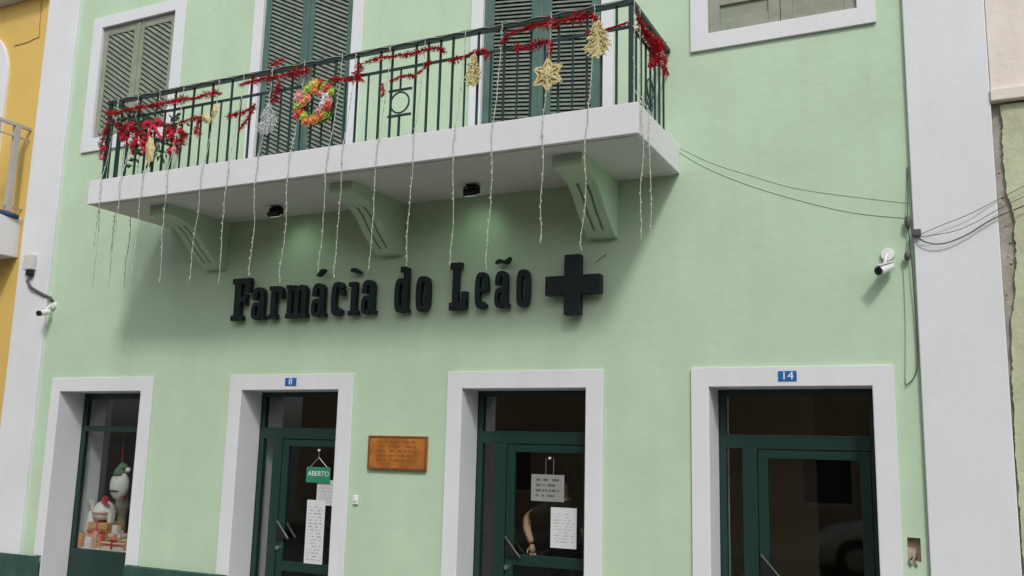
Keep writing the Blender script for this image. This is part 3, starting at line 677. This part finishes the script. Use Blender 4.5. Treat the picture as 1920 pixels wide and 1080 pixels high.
def leaf_orn(cx, cz, L, wd, ang, m, lab, y=-1.14):
    s = MB(); c, t = math.cos(ang), math.sin(ang); pts = []
    for k in range(14):
        a = 2*math.pi*k/14; rr = 1 if k % 2 == 0 else .8
        u, v = wd*math.cos(a)*rr, L*math.sin(a)*rr; pts.append((cx+u*c-v*t, cz+u*t+v*c))
    n = len(pts)
    s.add([(cx,y-.03,cz)]+[(p[0],y,p[1]) for p in pts]+[(cx,y+.02,cz)], [(0,1+(k+1)%n,1+k) for k in range(n)]+[(n+1,1+k,1+(k+1)%n) for k in range(n)])
    return s
o = leaf_orn(-6.90,5.285,.085,.055,.9,m_gold,''); o2 = leaf_orn(-6.78,5.345,.085,.05,-.3,m_gold,'',-1.15)
o.v and o.add(o2.v, o2.f)
tag(o.build('gold_ornament', m_gold), 'pair of gold leaf-shaped ornaments on the left half of the railing', 'ornament', 'glitter ornaments')
# six-pointed gold star
s = MB(); cx, cz, y = -3.063, 5.142, -1.14; n = 12; pts = []
for k in range(n):
    a = R(90)+2*math.pi*k/n; rr = .15 if k % 2 == 0 else .085; pts.append((cx+rr*math.cos(a), cz+rr*math.sin(a)))
for k in range(n):
    p, q = pts[k], pts[(k+1) % n]; s.bar((p[0],y,p[1]),(q[0],y,q[1]),.016,.016)
    s.bar((cx,y-.022,cz),(p[0],y,p[1]),.014 if k % 2 == 0 else .009,.012)
    m1 = ((p[0]+cx)/2,(p[1]+cz)/2); m2 = ((q[0]+cx)/2,(q[1]+cz)/2); s.bar((m1[0],y-.011,m1[1]),(m2[0],y-.011,m2[1]),.011,.010)
s.add([(cx,y-.012,cz)]+[(p[0],y+.004,p[1]) for p in pts]+[(cx,y+.02,cz)], [(0,1+(k+1)%n,1+k) for k in range(n)]+[(n+1,1+k,1+(k+1)%n) for k in range(n)])
tag(s.build('star_ornament', m_gold), 'six pointed gold glitter star hanging before the right balcony door', 'ornament', 'glitter ornaments')

# flower wreath
wr = thing('flower_wreath', 'round wreath of orange, red, yellow and white flowers on the railing', 'wreath')
wc = Vector((-5.472, -1.15, 5.228)); s = MB(); s.ring(wc, X_, Z_, .165, .045, 28, 8); s.build('ring', m_leaf, wr, smooth=True)
s = MB()
for k in range(110):
    a = random.random()*6.283; rr = .175+random.gauss(0,.022); p = wc+X_*rr*math.cos(a)+Z_*rr*math.sin(a)+Y_*random.uniform(-.04,.01)
    d = Vector((random.gauss(0,1),random.gauss(-.5,.6),random.gauss(0,1))).normalized()*random.uniform(.04,.075); e = d.cross(Vector((.3,.8,.2))).normalized()*.016
    s.add([p, p+d*.5+e, p+d, p+d*.5-e], [(0,1,2,3)])
s.build('leaves', m_limeleaf, wr)
fm = {n_: mat('flower_'+n_, c, .6, var=.2, vscale=30) for n_, c in dict(red=(.58,.07,.06), orange=(.66,.24,.07), yellow=(.68,.50,.12), white=(.72,.68,.72), pink=(.68,.33,.30), lime=(.40,.55,.08), peach=(.70,.30,.15)).items()}
def flower(c, r, m, parent):
    s = MB(); c = Vector(c); s.ball(c+Vector((0,-.012,0)), r*.42, 8, 5)
    for ring_, (rr, n_, t_) in enumerate(((r,7,.25),(r*.66,6,.7))):
        for k in range(n_):
            a = 6.283*k/n_+ring_*.4; d = X_*math.cos(a)+Z_*math.sin(a); e = X_*-math.sin(a)+Z_*math.cos(a)
            tip = c+d*rr+Vector((0,-rr*t_,0)); mid_ = c+d*rr*.6+Vector((0,-rr*t_*.55,0))
            s.add([c, mid_+e*rr*.42, tip, mid_-e*rr*.42, mid_+Vector((0,.012,0))], [(0,3,2,1),(0,1,4),(1,2,4),(2,3,4),(3,0,4)])
    return s.build('flower', m, parent)
for ang, rr, r_, c_ in ((95,.185,.068,'yellow'),(78,.19,.05,'red'),(120,.17,.055,'lime'),(60,.18,.05,'lime'),(40,.19,.055,'red'),(18,.15,.075,'white'),(155,.20,.075,'pink'),(138,.17,.05,'lime'),(172,.12,.058,'peach'),(185,.19,.055,'lime'),(205,.195,.08,'red'),(230,.17,.055,'lime'),(248,.20,.06,'orange'),(262,.175,.055,'yellow'),(278,.18,.06,'orange'),(300,.17,.055,'orange'),(318,.19,.058,'lime'),(335,.18,.055,'red'),(355,.17,.055,'pink'),(150,.09,.055,'peach'),(90,.11,.05,'orange'),(60,.10,.045,'pink'),(340,.11,.045,'white'),(20,.21,.045,'lime'),(300,.11,.04,'pink')):
    flower(wc+Vector((rr*math.cos(R(ang)), -.045+random.uniform(-.015,.015), rr*math.sin(R(ang)))), r_, fm[c_], wr)

# poinsettia arrangement at the left end
ar = thing('poinsettia_arrangement', 'big red poinsettia and ribbon arrangement with dark leaves at the railing left end', 'arrangement')
def leafblob(c, n_, spread, ln, m, name):
    s = MB()
    for k in range(n_):
        p = Vector(c)+Vector((random.gauss(0,spread[0]),random.uniform(-.05,.01),random.gauss(0,spread[1])))
        d = Vector((random.gauss(0,1),random.gauss(-.3,.5),random.gauss(0,1))).normalized()*random.uniform(.6,1.2)*ln; e = d.cross(Vector((.2,.9,.3))).normalized()*ln*.25
        s.add([p, p+d*.5+e, p+d, p+d*.5-e, p+d*.5+Vector((0,-.012,0))], [(0,1,4),(1,2,4),(2,3,4),(3,0,4)])
    return s.build(name, m, ar)
leafblob((-7.72,-1.10,5.08), 60, (.13,.10), .10, m_leaf, 'leaves'); leafblob((-7.95,-1.10,5.38), 60, (.24,.06), .085, m_leaf, 'leaves'); leafblob((-7.35,-1.10,5.20), 40, (.12,.12), .075, m_leaf, 'leaves')
for c_, r_ in (((-7.97,5.33),.10),((-7.74,5.13),.10),((-7.70,5.03),.085),((-7.36,5.17),.075),((-7.27,5.08),.07),((-7.36,4.99),.07),((-8.06,5.22),.07),((-7.86,5.17),.065),((-7.25,5.19),.065),((-7.44,5.22),.06)):
    flower((c_[0]+random.uniform(-.02,.02),-1.14,c_[1]), r_*.72, m_redcloth, ar)
for k in range(9): flower((-7.7+random.gauss(0,.28),-1.13+random.uniform(-.03,.02),5.16+random.gauss(0,.10)), random.uniform(.025,.045), m_redcloth, ar)
tinsel([fp([(-7.95,5.30),(-7.80,5.24),(-7.66,5.12),(-7.62,5.0)]), fp([(-7.45,5.24),(-7.36,5.12),(-7.30,5.02),(-7.28,4.95)]), fp([(-8.25,5.42),(-8.1,5.36),(-7.96,5.34),(-7.82,5.36),(-7.62,5.33),(-7.46,5.30)]), fp([(-8.15,5.34),(-8.02,5.22),(-7.93,5.10)]), fp([(-7.40,5.26),(-7.22,5.18),(-7.24,5.05)])], 'loose red tinsel tangled through the poinsettia arrangement', r=.06)
flower((-7.94,-1.16,5.17), .04, fm['white'], ar); flower((-7.30,-1.15,5.0), .04, fm['pink'], ar)
s = MB()
def ribbon(P, w_):
    for i in range(len(P)-1):
        a_, b_ = Vector(P[i]), Vector(P[i+1]); e = (b_-a_).cross(Y_).normalized()*w_/2; k_ = Vector((0,.004,0))
        s.add([a_-e,a_+e,b_+e,b_-e,a_-e+k_,a_+e+k_,b_+e+k_,b_-e+k_], [(0,1,2,3),(7,6,5,4),(0,4,5,1),(2,6,7,3),(1,5,6,2),(3,7,4,0)])
for sg in (-1,1):
    ribbon([(-7.63,-1.16,5.31),(-7.63+sg*.05,-1.19,5.345),(-7.63+sg*.11,-1.18,5.34),(-7.63+sg*.125,-1.17,5.295),(-7.63+sg*.06,-1.15,5.295),(-7.63,-1.16,5.31)], .038)
ribbon([(-7.63,-1.17,5.31),(-7.66,-1.18,5.20),(-7.65,-1.175,5.05)], .034); ribbon([(-7.61,-1.17,5.31),(-7.55,-1.18,5.22),(-7.47,-1.175,5.12)], .034)
s.build('ribbon_bow', m_redcloth, ar)
leaf_orn(-7.605,5.015,.17,.075,.08,m_gold,'',-1.19).build('gold_leaf', m_gold, ar)

# icicle light string: one cable on the rail, hanging strands
il = thing('icicle_lights', 'curtain of pale fairy light strands hanging from the rail past the balcony slab', 'fairy lights')
P = []; x = RX0
while x < RX1: P.append((x, RY-.034, RZ+.005+.008*math.sin(x*23))); x += .09
MB().tube(P, .004, 4).build('lead_cable', m_strand, il)
def strand(xt, xb, zb, yt=-1.104, yb=-1.228, side=None):
    pts = [Vector((xt,yt,RZ+.03)), Vector((xt,yt-.004,RZ-.2)), Vector((xt,(yt+yb)/2-.02,BZ1+.15)), Vector((xt,yb,BZ1-.02))]
    if side is not None: pts = [Vector((side,yt,RZ+.03)), Vector((side,yt,BZ1+.15)), Vector((xt,yb,BZ1-.02))]
    z = BZ1-.10; ph = random.random()*6; wob = random.uniform(.004,.016); wf = random.uniform(4,9)
    while z > zb:
        f_ = (BZ1-z)/(BZ1-zb); pts.append(Vector((xt+(xb-xt)*f_+wob*math.sin(z*wf+ph)+random.uniform(-.004,.004), yb+random.uniform(-.005,.005), z))); z -= .075
    pts.append(Vector((xb,yb,zb))); s = MB(); s.tube(pts, .0034, 5)
    for i in range(len(pts)-1):
        L = (pts[i+1]-pts[i]).length; n = max(1, int(L/.075))
        for k in range(n):
            p = pts[i].lerp(pts[i+1], (k+.5)/n); a = random.random()*6.28
            d = Vector((math.cos(a)*.5, -.25, random.choice((-1,1))*.9)).normalized()
            s.tube([p, p+d*.014, p+d*.028], [.004,.0058,.0025], 6)
    s.build('strand', m_strand, il)
for xt, xb, zb in ((-8.25,-8.25,3.95),(-7.95,-7.97,3.7),(-7.63,-7.65,3.6),(-7.29,-7.26,3.57),(-6.80,-6.86,3.56),(-6.47,-6.48,3.52),(-6.10,-6.09,3.58),(-5.70,-5.72,3.48),(-5.25,-5.29,3.56),(-5.09,-5.10,3.5),(-4.70,-4.73,3.54),(-4.32,-4.34,3.55),(-3.90,-3.90,3.53),(-3.53,-3.55,3.47),(-3.06,-3.06,3.66),(-2.66,-2.70,3.57)): strand(xt, xb, zb)
strand(-2.218, -2.235, 3.64, -1.10, -1.16, side=-2.31); strand(-2.218, -2.222, 3.72, -.95, -.96, side=-2.31)
for yy, zb in ((-1.0,3.64),(-.8,3.66),(-.58,3.69)): strand(-8.49, -8.49, zb, yy, yy, side=-8.45)

# ------------------------------------------------------------------ shop window display
dg = 'things in the shop window display'
m_gift = mat('kraft_gift_paper', (.58,.33,.12), .6, var=.12, vscale=14); m_cream = mat('cream_gift_paper', (.66,.58,.46), .6, var=.1, vscale=20); m_giftred = mat('red_gift_ribbon', (.55,.03,.02), .4)
m_plush = mat('white_plush', (.75,.74,.72), .9, var=.08, vscale=40, bump=.8, bscale=120); m_felt = mat('green_felt', (.12,.20,.13), .9, var=.15, vscale=30)
def gift(x0,x1,y0,y1,z0,h,m,mr,lab):
    t = thing('gift_box', lab, 'gift box', dg)
    MB().box(x0,x1,y0,y1,z0,z0+h*.75).build('box', m, t, bevel=.006); MB().box(x0-.008,x1+.008,y0-.008,y1+.008,z0+h*.75+.001,z0+h).build('lid', m, t, bevel=.006)
    xm = (x0+x1)/2; ym = (y0+y1)/2; r_ = MB(); r_.box(xm-.015,xm+.015,y0-.012,y0-.009,z0,z0+h+.002); r_.box(xm-.015,xm+.015,y0-.011,y1,z0+h+.001,z0+h+.004)
    r_.box(x0-.0085,x1+.0085,y0-.0135,y0-.0125,z0+h*.60,z0+h*.72)
    for sg in (-1,1): r_.ball((xm+sg*.035,ym,z0+h+.02), .03, 8, 5, (1.2,.6,.6))
    r_.build('ribbon', mr, t)
gift(-9.90,-9.58,.46,.72,.691,.30,m_gift,m_giftred,'kraft brown gift box with red ribbon in the middle of the shop window')
gift(-9.55,-9.36,.475,.62,.691,.18,m_cream,fm['pink'],'small cream gift box with pink ribbon right of the brown one')
gift(-9.33,-9.12,.50,.70,.691,.13,m_cream,m_giftred,'low cream gift box with red ribbon at the right of the shop window')
gift(-9.62,-9.25,.435,.455,.691,.085,m_cream,m_giftred,'flat cream gift pack leaning at the front of the shop window')
def plush(cx, cy, z, sc_, lab, hang=None):
    t = thing('plush_ornament', lab, 'ornament', dg)
    MB().ball((cx,cy,z-.02), .13*sc_, 14, 9, (.95,.75,1.35)).build('body', m_plush, t, smooth=True)
    h = MB(); h.tube([(cx,cy,z+.09*sc_),(cx,cy,z+.15*sc_),(cx+.03*sc_,cy,z+.21*sc_),(cx+.10*sc_,cy,z+.19*sc_)], [.088*sc_,.07*sc_,.04*sc_,.02*sc_], 12); h.build('hat', m_felt, t, smooth=True)
    MB().ball((cx+.115*sc_,cy,z+.16*sc_), .032*sc_, 8, 6).build('pompom', m_plush, t, smooth=True)
    MB().ring((cx,cy,z-.085*sc_), X_, Y_, .085*sc_, .016*sc_, 18, 6).build('belt', mat('olive_belt', (.10,.09,.03), .7), t)
    MB().ball((cx,cy,z-.135*sc_), .085*sc_, 12, 6, (1.1,.8,.5)).build('base', mat('pink_felt', (.55,.28,.22), .85), t, smooth=True)
    if hang: MB().tube([(cx,cy,z+.20*sc_),(cx,cy,hang)], .004, 5).build('hanging_cord', m_giftred, t)
plush(-9.53, .55, 1.47, 1.05, 'white plush figure with green hat hanging in the shop window', 2.11)
t = thing('white_basket', 'white wrapped bundle on top of the brown gift box', 'bundle', dg)
s = MB(); s.tube([(-9.78,.58,1.02),(-9.78,.58,1.06),(-9.78,.58,1.14),(-9.77,.58,1.21),(-9.76,.58,1.25)], [.09,.135,.14,.10,.03], 14); s.build('bundle', m_plush, t, smooth=True)
s = MB(); s.ring((-9.775,.58,1.11), X_, Y_, .145, .012, 20, 6); s.build('tie', fm['pink'], t)
flower((-9.68,.50,1.26), .07, m_redcloth, t)
t = thing('wrapped_hamper', 'clear and white wrapped hamper at the left of the shop window', 'hamper', dg)
s = MB(); s.tube([(-10.02-.0+.09,.56,.692),(-9.94,.56,.80),(-9.95,.56,.95),(-9.96,.56,1.08),(-9.97,.56,1.14),(-9.99,.56,1.25)], [.09,.085,.085,.06,.02,.06], 10); s.build('wrapping', m_plush, t)
s = MB(); s.ring((-9.97,.56,1.135), X_, Y_, .03, .014, 12, 6); s.build('tie', fm['pink'], t)
t = thing('candle_figure', 'cream candle figure with a red cap behind the bundle', 'figure', dg)
s = MB(); s.tube([(-9.72,.78,.692),(-9.72,.78,1.28),(-9.72,.78,1.40),(-9.71,.78,1.46)], [.07,.07,.06,.02], 12); s.build('body', m_cream, t, smooth=True)
flower((-9.63,.74,1.32), .07, m_redcloth, t)
for k, (gx, gy, gz_, w_, h_, c_, lab) in enumerate(((-9.86,.43,.692,.10,.12,'white','small white carton at the far left front of the shop window'),(-9.73,.42,.692,.07,.20,'pink','slim pink carton standing before the brown gift box'),(-9.46,.47,.873,.09,.10,'white','small white carton stacked on the small cream gift box'),(-9.28,.55,.823,.08,.09,'peach','tiny peach carton on the low cream gift box'),(-9.20,.44,.692,.07,.14,'peach','slim peach carton at the right front of the shop window'),(-9.86,.52,.993,.08,.09,'pink','tiny pink carton on the left of the brown gift box'),(-9.62,.44,.778,.06,.07,'red','tiny red carton on the flat cream pack'),(-9.42,.46,.778,.05,.09,'orange','tiny orange carton standing on the flat cream pack'),(-9.97,.41,.692,.06,.17,'peach','slim peach carton in the far left corner of the shop window'),(-9.60,.50,.993,.06,.12,'white','slim white carton on the right end of the brown gift box'))):
    gy += .03; o = MB().box(gx-w_/2, gx+w_/2, gy-.03, gy+.03, gz_, gz_+h_).box(gx-w_/2-.003, gx+w_/2+.003, gy-.033, gy+.033, gz_+h_*.4, gz_+h_*.55).build('carton', fm[c_], None, bevel=.003); tag(o, lab, 'carton', dg)

# ------------------------------------------------------------------ person behind the middle glass door
def skin_mesh(name, verts, edges, rad, sub=2):
    me = bpy.data.meshes.new('tmp'); me.from_pydata([Vector(v) for v in verts], edges, []); o = bpy.data.objects.new('tmp', me); COL.objects.link(o)
    sk = o.modifiers.new('skin', 'SKIN'); sk.use_smooth_shade = True
    for i, d in enumerate(o.data.skin_vertices[0].data):
        r_ = rad[i]; d.radius = r_ if isinstance(r_, tuple) else (r_, r_); d.use_root = (i == 0)
    ss = o.modifiers.new('sub', 'SUBSURF'); ss.levels = ss.render_levels = sub
    out = bpy.data.meshes.new_from_object(o.evaluated_get(bpy.context.evaluated_depsgraph_get())); out.name = name
    bpy.data.objects.remove(o); bpy.data.meshes.remove(me); return out
pe = thing('person', 'person in black clothes inside the middle doorway, bare forearm reaching down', 'person', loc=(0,0,0))
px0, py0 = -3.68, .80
V = [(px0,py0,.98),(px0,py0,1.16),(px0,py0,1.38),(px0,py0,1.48),(px0,py0,1.56),(px0,py0-.01,1.63),(px0,py0-.02,1.72),(px0,py0-.01,1.79),
     (px0-.10,py0,.94),(px0-.11,py0,.54),(px0-.12,py0+.02,.18),(px0-.12,py0-.10,.13),(px0+.10,py0,.94),(px0+.11,py0,.54),(px0+.12,py0+.02,.18),(px0+.12,py0-.10,.13),
     (px0-.17,py0,1.45),(-3.985,.62,1.35),(-3.945,.53,1.245),(-3.88,.51,1.11),
     (px0+.17,py0,1.45),(px0+.24,py0+.02,1.20),(px0+.22,py0+.16,.98)]
E_ = [(0,1),(1,2),(2,3),(3,4),(4,5),(5,6),(6,7),(0,8),(8,9),(9,10),(10,11),(0,12),(12,13),(13,14),(14,15),(3,16),(16,17),(17,18),(18,19),(3,20),(20,21),(21,22)]
rad = [(.15,.11),(.14,.10),(.16,.11),(.09,.07),.055,(.065,.075),(.08,.10),(.06,.07),.085,.06,.042,.035,.085,.06,.042,.035,.055,.046,.042,.030,.055,.045,.032]
body = mobj('body', skin_mesh('body', V, E_, rad), m_skin, pe, True)
clo = list(range(0,4)); 
sV = [(px0,py0,.90),V[1],V[2],(px0,py0,1.475),V[16],(-3.975,.59,1.305),V[20],(px0+.235,py0+.02,1.24)]
mobj('shirt', skin_mesh('shirt', sV, [(0,1),(1,2),(2,3),(3,4),(4,5),(3,6),(6,7)], [(.185,.145),(.17,.13),(.185,.135),(.10,.085),.075,.068,.075,.066]), m_cloth, pe, True)
mobj('trousers', skin_mesh('trousers', [(px0,py0,1.02),V[8],V[9],(px0-.12,py0+.02,.24),V[12],V[13],(px0+.12,py0+.02,.24)], [(0,1),(1,2),(2,3),(0,4),(4,5),(5,6)], [(.165,.13),.105,.08,.07,.105,.08,.07]), m_cloth, pe, True)
MB().ball((px0,py0+.012,1.745), .112, 14, 10, (.86,1.0,1.12)).build('hair', m_hair, pe, True)
hand = [(-3.88,.51,1.11),(-3.868,.505,1.065),(-3.86,.50,1.025)]
mobj('hand', skin_mesh('hand', hand, [(0,1),(1,2)], [(.03,.022),(.036,.02),(.036,.018)]), m_skin, pe, True)
for k, (dx, ln) in enumerate(((-.027,.062),(-.009,.072),(.010,.068),(.027,.055))):
    b_ = Vector((-3.86+dx,.498,1.028)); mobj('finger', skin_mesh('finger', [b_, b_+Vector((.004,-.006,-ln*.5)), b_+Vector((.012,.010,-ln))], [(0,1),(1,2)], [.0095,.009,.0075], 1), m_skin, pe, True)
b_ = Vector((-3.895,.498,1.07)); mobj('finger', skin_mesh('finger', [b_, b_+Vector((-.02,-.012,-.025)), b_+Vector((-.015,-.018,-.055))], [(0,1),(1,2)], [.011,.010,.008], 1), m_skin, pe, True)

# ------------------------------------------------------------------ neighbours
yb = thing('yellow_house', 'yellow painted house with an arched balcony door at the left edge', 'building')
# wall with an arched opening: right jamb at x -11.90, springing z 7.0
ax1, ar_, az = -11.93, .62, 6.95; acx = ax1-ar_
s = MB(); N = 16
arc = [(acx+ar_*math.cos(math.pi*k/N), az+ar_*math.sin(math.pi*k/N)) for k in range(N+1)]
s.prism_y([(-11.062,0),(-11.062,9.0),(acx,9.0)]+[p for p in reversed(arc[:N//2+1])]+[(ax1,4.9),(ax1,0)], .0, .3)
s.prism_y([(acx,9.0),(-20,9.0),(-20,0),(acx-ar_,0),(acx-ar_,4.9)]+[p for p in reversed(arc[N//2:])], .0, .3)
s.box(acx-ar_+.001, ax1-.001, .0, .3, 0, 4.88); s.build('wall', m_yellow, yb)
MB().box(-20, -11.07, 6.0, 6.2, 0, 9.0).build('rear_wall', m_yellow, yb)
s = MB()
arc2 = [(acx+(ar_+.15)*math.cos(math.pi*k/N), az+(ar_+.15)*math.sin(math.pi*k/N)) for k in range(N+1)]
arc1 = [(acx+(ar_-.01)*math.cos(math.pi*k/N), az+(ar_-.01)*math.sin(math.pi*k/N)) for k in range(N+1)]
s.prism_y([(ax1+.15,4.9)]+arc2+[(acx-ar_-.15,4.9),(acx-ar_+.01,4.9)]+arc1[::-1]+[(ax1-.01,4.9)], -.04, .2)
s.build('arch_surround', m_white, yb, bevel=.006)
dr = MB(); dr.prism_y([(ax1-.012,4.9)]+[(acx+(ar_-.012)*math.cos(math.pi*k/N), az+(ar_-.012)*math.sin(math.pi*k/N)) for k in range(N+1)]+[(acx-ar_+.012,4.9)], .19, .22)
door_y = dr.build('arched_door', m_greywhite, yb)
MB().box(acx+.08, ax1-.12, .182, .189, 5.6, 6.85).build('pane', mat('dark_pane', (.06,.08,.12), .08, spec=.8), door_y)
MB().box(acx+.04, ax1-.06, .172, .188, 6.93, 7.0).build('transom_bar', m_greywhite, door_y)
MB().box(-20, -11.06, -.18, .31, 8.06, 8.18).build('cornice', m_greywhite, yb, bevel=.01)
MB().box(-20, -11.06, -.32, .31, 8.181, 8.34).build('cornice', m_greywhite, yb, bevel=.01)
s = MB(); random.seed(5)
for A, B_ in (((-11.29,8.05),(-11.25,7.44)),((-11.25,7.44),(-11.5,7.405)),((-11.5,7.405),(-11.76,7.40))):
    n = 12; pts = [(A[0]+(B_[0]-A[0])*k/n+random.uniform(-.006,.006), -.003, A[1]+(B_[1]-A[1])*k/n+random.uniform(-.006,.006)) for k in range(n+1)]
    s.tube(pts, .007, 5)
s.build('wall_wire', mat('ochre_wire', (.28,.19,.07), .8), yb)
YX = -11.16
MB().box(-14.5, YX, -.75, -.001, 4.33, 4.86).build('balcony_slab', m_slab, yb, bevel=.012)
s = MB()
s.box(-14.5, YX-.02, -.72, -.68, 6.08, 6.12); s.box(YX-.06, YX-.02, -.679, -.003, 6.08, 6.12); s.box(YX-.05, YX-.03, -.679, -.003, 5.93, 5.95); s.box(YX-.05, YX-.03, -.679, -.003, 4.98, 5.0)
s.build('railing', m_postgrey, yb)
for yy, ww in ((-.70,.05),(-.20,.07),(-.45,.03)):
    MB().box(YX-.04-ww/2, YX-.04+ww/2, yy-ww/2, yy+ww/2, 4.861, 6.079).build('railing_post', m_postgrey, yb)
for k in range(1, 20): MB().box(YX-.04-k*.13, YX-.02-k*.13, -.71, -.69, 4.861, 6.079).build('baluster', m_postgrey, yb)
s = MB(); s.tube([(YX-.10,-.55,4.88),(YX-.04,-.40,4.885),(YX-.01,-.22,4.88),(YX+.02,-.08,4.86)], [.03,.035,.04,.03], 8)
tag(s.build('blue_cloth', m_blue, smooth=True), 'rolled blue cloth lying on the edge of the yellow house balcony', 'cloth')

rb = thing('crumbling_house', 'house with pale pink upper wall above crumbling yellow-green plaster at the right edge', 'building')
MB().box(.29, 8, .02, .4, 0, 9.0).build('wall', m_mortar, rb)
MB().box(.29, 8, -.035, .019, 4.90, 9.0).build('upper_wall', m_pinkwall, rb, bevel=.006)
MB().box(.285, 8, -.075, .018, 4.80, 4.899).build('string_course', m_pinkwall, rb, bevel=.008)
random.seed(8); edge = []
KEY = [(4.79,.352),(4.70,.36),(4.33,.346),(4.07,.36),(3.90,.392),(3.60,.393),(3.23,.362),(3.07,.33),(2.66,.31),(2.2,.30),(0,.30)]
z = 4.78
while z > 0:
    for (za,xa),(zb_,xb_) in zip(KEY, KEY[1:]):
        if zb_ <= z <= za: base = xa+(xb_-xa)*(za-z)/(za-zb_)
    edge.append((base+.012*noise.noise(Vector((z*9,0,0)))+.01*noise.noise(Vector((z*31,4,0))), z)); z -= .018
s = MB(); s.prism_y(edge+[(8,0),(8,4.78)], -.012, .0195); s.build('plaster', m_oldgreen, rb)
s = MB()
for k in range(30):
    zz = random.uniform(2.4,4.6); xx = .30+random.uniform(0,.08); q = random.uniform(.004,.012)
    s.ball((xx,.014,zz), q, 6, 4, (1,.5,random.uniform(.7,1.8)))
s.build('rubble_bits', m_mortar, rb)['kind'] = 'stuff'

# house across the street and parked car: seen only as reflections in the glass
ob = thing('opposite_house', 'brown plastered house across the street, mirrored in the door glass', 'building')
m_obw = mat('brown_plaster', (.42,.31,.21), .85, var=.12, vscale=1.2, bump=.3, bscale=15)
s = MB(); zs_ = [0.0,.9,2.3,3.9,5.3,7.2]; xs_ = [-18,-15.6,-14.4,-11.6,-10.4,-7.6,-6.4,-3.6,-2.4,.4,1.6,4.4,5.6,8.4,9.6,14]
for i in range(len(xs_)-1):
    for j in range(5):
        if i % 2 == 1 and j in (1,3): continue
        s.box(xs_[i], xs_[i+1], -14.4, -14.0, zs_[j], zs_[j+1])
s.build('wall', m_obw, ob)
for i in range(1, len(xs_)-1, 2):
    for j in (1,3):
        x0, x1, z0, z1 = xs_[i], xs_[i+1], zs_[j], zs_[j+1]
        f = MB(); f.box(x0,x0+.07,-14.2,-14.1,z0,z1); f.box(x1-.07,x1,-14.2,-14.1,z0,z1); f.box(x0+.07,x1-.07,-14.19,-14.11,z0,z0+.07); f.box(x0+.07,x1-.07,-14.19,-14.11,z1-.07,z1)
        wdw = f.build('window', m_greywhite, ob); MB().box(x0+.07,x1-.07,-14.16,-14.15,z0+.07,z1-.07).build('pane', mat('dark_pane_far', (.03,.035,.04), .1) if i == 1 and j == 1 else bpy.data.materials['dark_pane_far'], wdw)
MB().box(-18.2, 14.2, -18, -13.8, 7.2, 7.45).build('roof', m_greywhite, ob)
car = thing('parked_car', 'light grey car parked across the street, mirrored in the rightmost door glass', 'car', loc=(0,0,0))
m_carp = mat('grey_car_paint', (.62,.62,.60), .25, metal=.3, var=.02, spec=.6); m_rub = mat('tyre_rubber', (.02,.02,.02), .85)
cx0, cy0, gz = -2.72, -9.62, -.12
secs = [(0,.62,.30,.52),(.06,.76,.22,.74),(.30,.83,.17,.90),(.95,.86,.16,1.02),(1.25,.86,.16,1.05),(3.3,.86,.16,1.06),(3.95,.84,.17,1.04),(4.22,.78,.25,.92),(4.3,.66,.35,.7)]
s = MB(); n = 12
for i, (dx, hw, zb_, zt_) in enumerate(secs):
    zm = zb_+(zt_-zb_)*.55
    ring_ = [(-hw*.92,zb_),(-hw,zb_+.1),(-hw*1.0,zm),(-hw*.97,zt_-.10),(-hw*.88,zt_-.02),(-hw*.4,zt_),(hw*.4,zt_),(hw*.88,zt_-.02),(hw*.97,zt_-.10),(hw,zm),(hw,zb_+.1),(hw*.92,zb_)]
    s.v += [(cx0+dx, cy0-.86+q[0], gz+q[1]) for q in ring_]
for i in range(len(secs)-1):
    for k in range(n): s.f.append((i*n+k, i*n+(k+1)%n, (i+1)*n+(k+1)%n, (i+1)*n+k))
s.f.append(tuple(range(n-1,-1,-1))); s.f.append(tuple((len(secs)-1)*n+k for k in range(n)))
s.build('body', m_carp, car, True)
s = MB(); cab = [(1.15,.74,1.03,1.06),(1.75,.68,1.03,1.42),(2.2,.66,1.03,1.50),(3.0,.66,1.03,1.49),(3.55,.68,1.03,1.40),(3.95,.74,1.02,1.05)]
for dx, hw, zb_, zt_ in cab: s.v += [(cx0+dx,cy0-.86-hw-.06,gz+zb_),(cx0+dx,cy0-.86-hw+.04,gz+zt_),(cx0+dx,cy0-.86+hw-.04,gz+zt_),(cx0+dx,cy0-.86+hw+.06,gz+zb_)]
for i in range(len(cab)-1):
    for k in range(3): s.f.append((i*4+k, i*4+k+1, (i+1)*4+k+1, (i+1)*4+k))
s.build('cabin_glass', bpy.data.materials['dark_pane'], car)
MB().box(cx0+1.85,cx0+3.3,cy0-.86-.60,cy0-.86+.60,gz+1.47,gz+1.53).build('roof_panel', m_carp, car, bevel=.03)
for wx in (.78, 3.42):
    for sg in (-1, 1):
        yc = cy0-.86+sg*.80; wz = gz+.31
        MB().cyl((cx0+wx,yc,wz),(cx0+wx,yc+sg*.065,wz),.375,.375,24).build('wheel_arch', m_black, car)
        wh = MB(); wh.cyl((cx0+wx,yc-sg*.1,wz),(cx0+wx,yc+sg*.085,wz),.31,.30,24); wo_ = wh.build('wheel', m_rub, car)
        MB().cyl((cx0+wx,yc+sg*.0855,wz),(cx0+wx,yc+sg*.095,wz),.20,.19,18).build('rim', m_steel, wo_)
for sg in (-1,1): MB().ball((cx0+.10,cy0-.86+sg*.62,gz+.66), .12, 10, 6, (.5,1.1,.6)).build('headlight', m_enwhite, car)
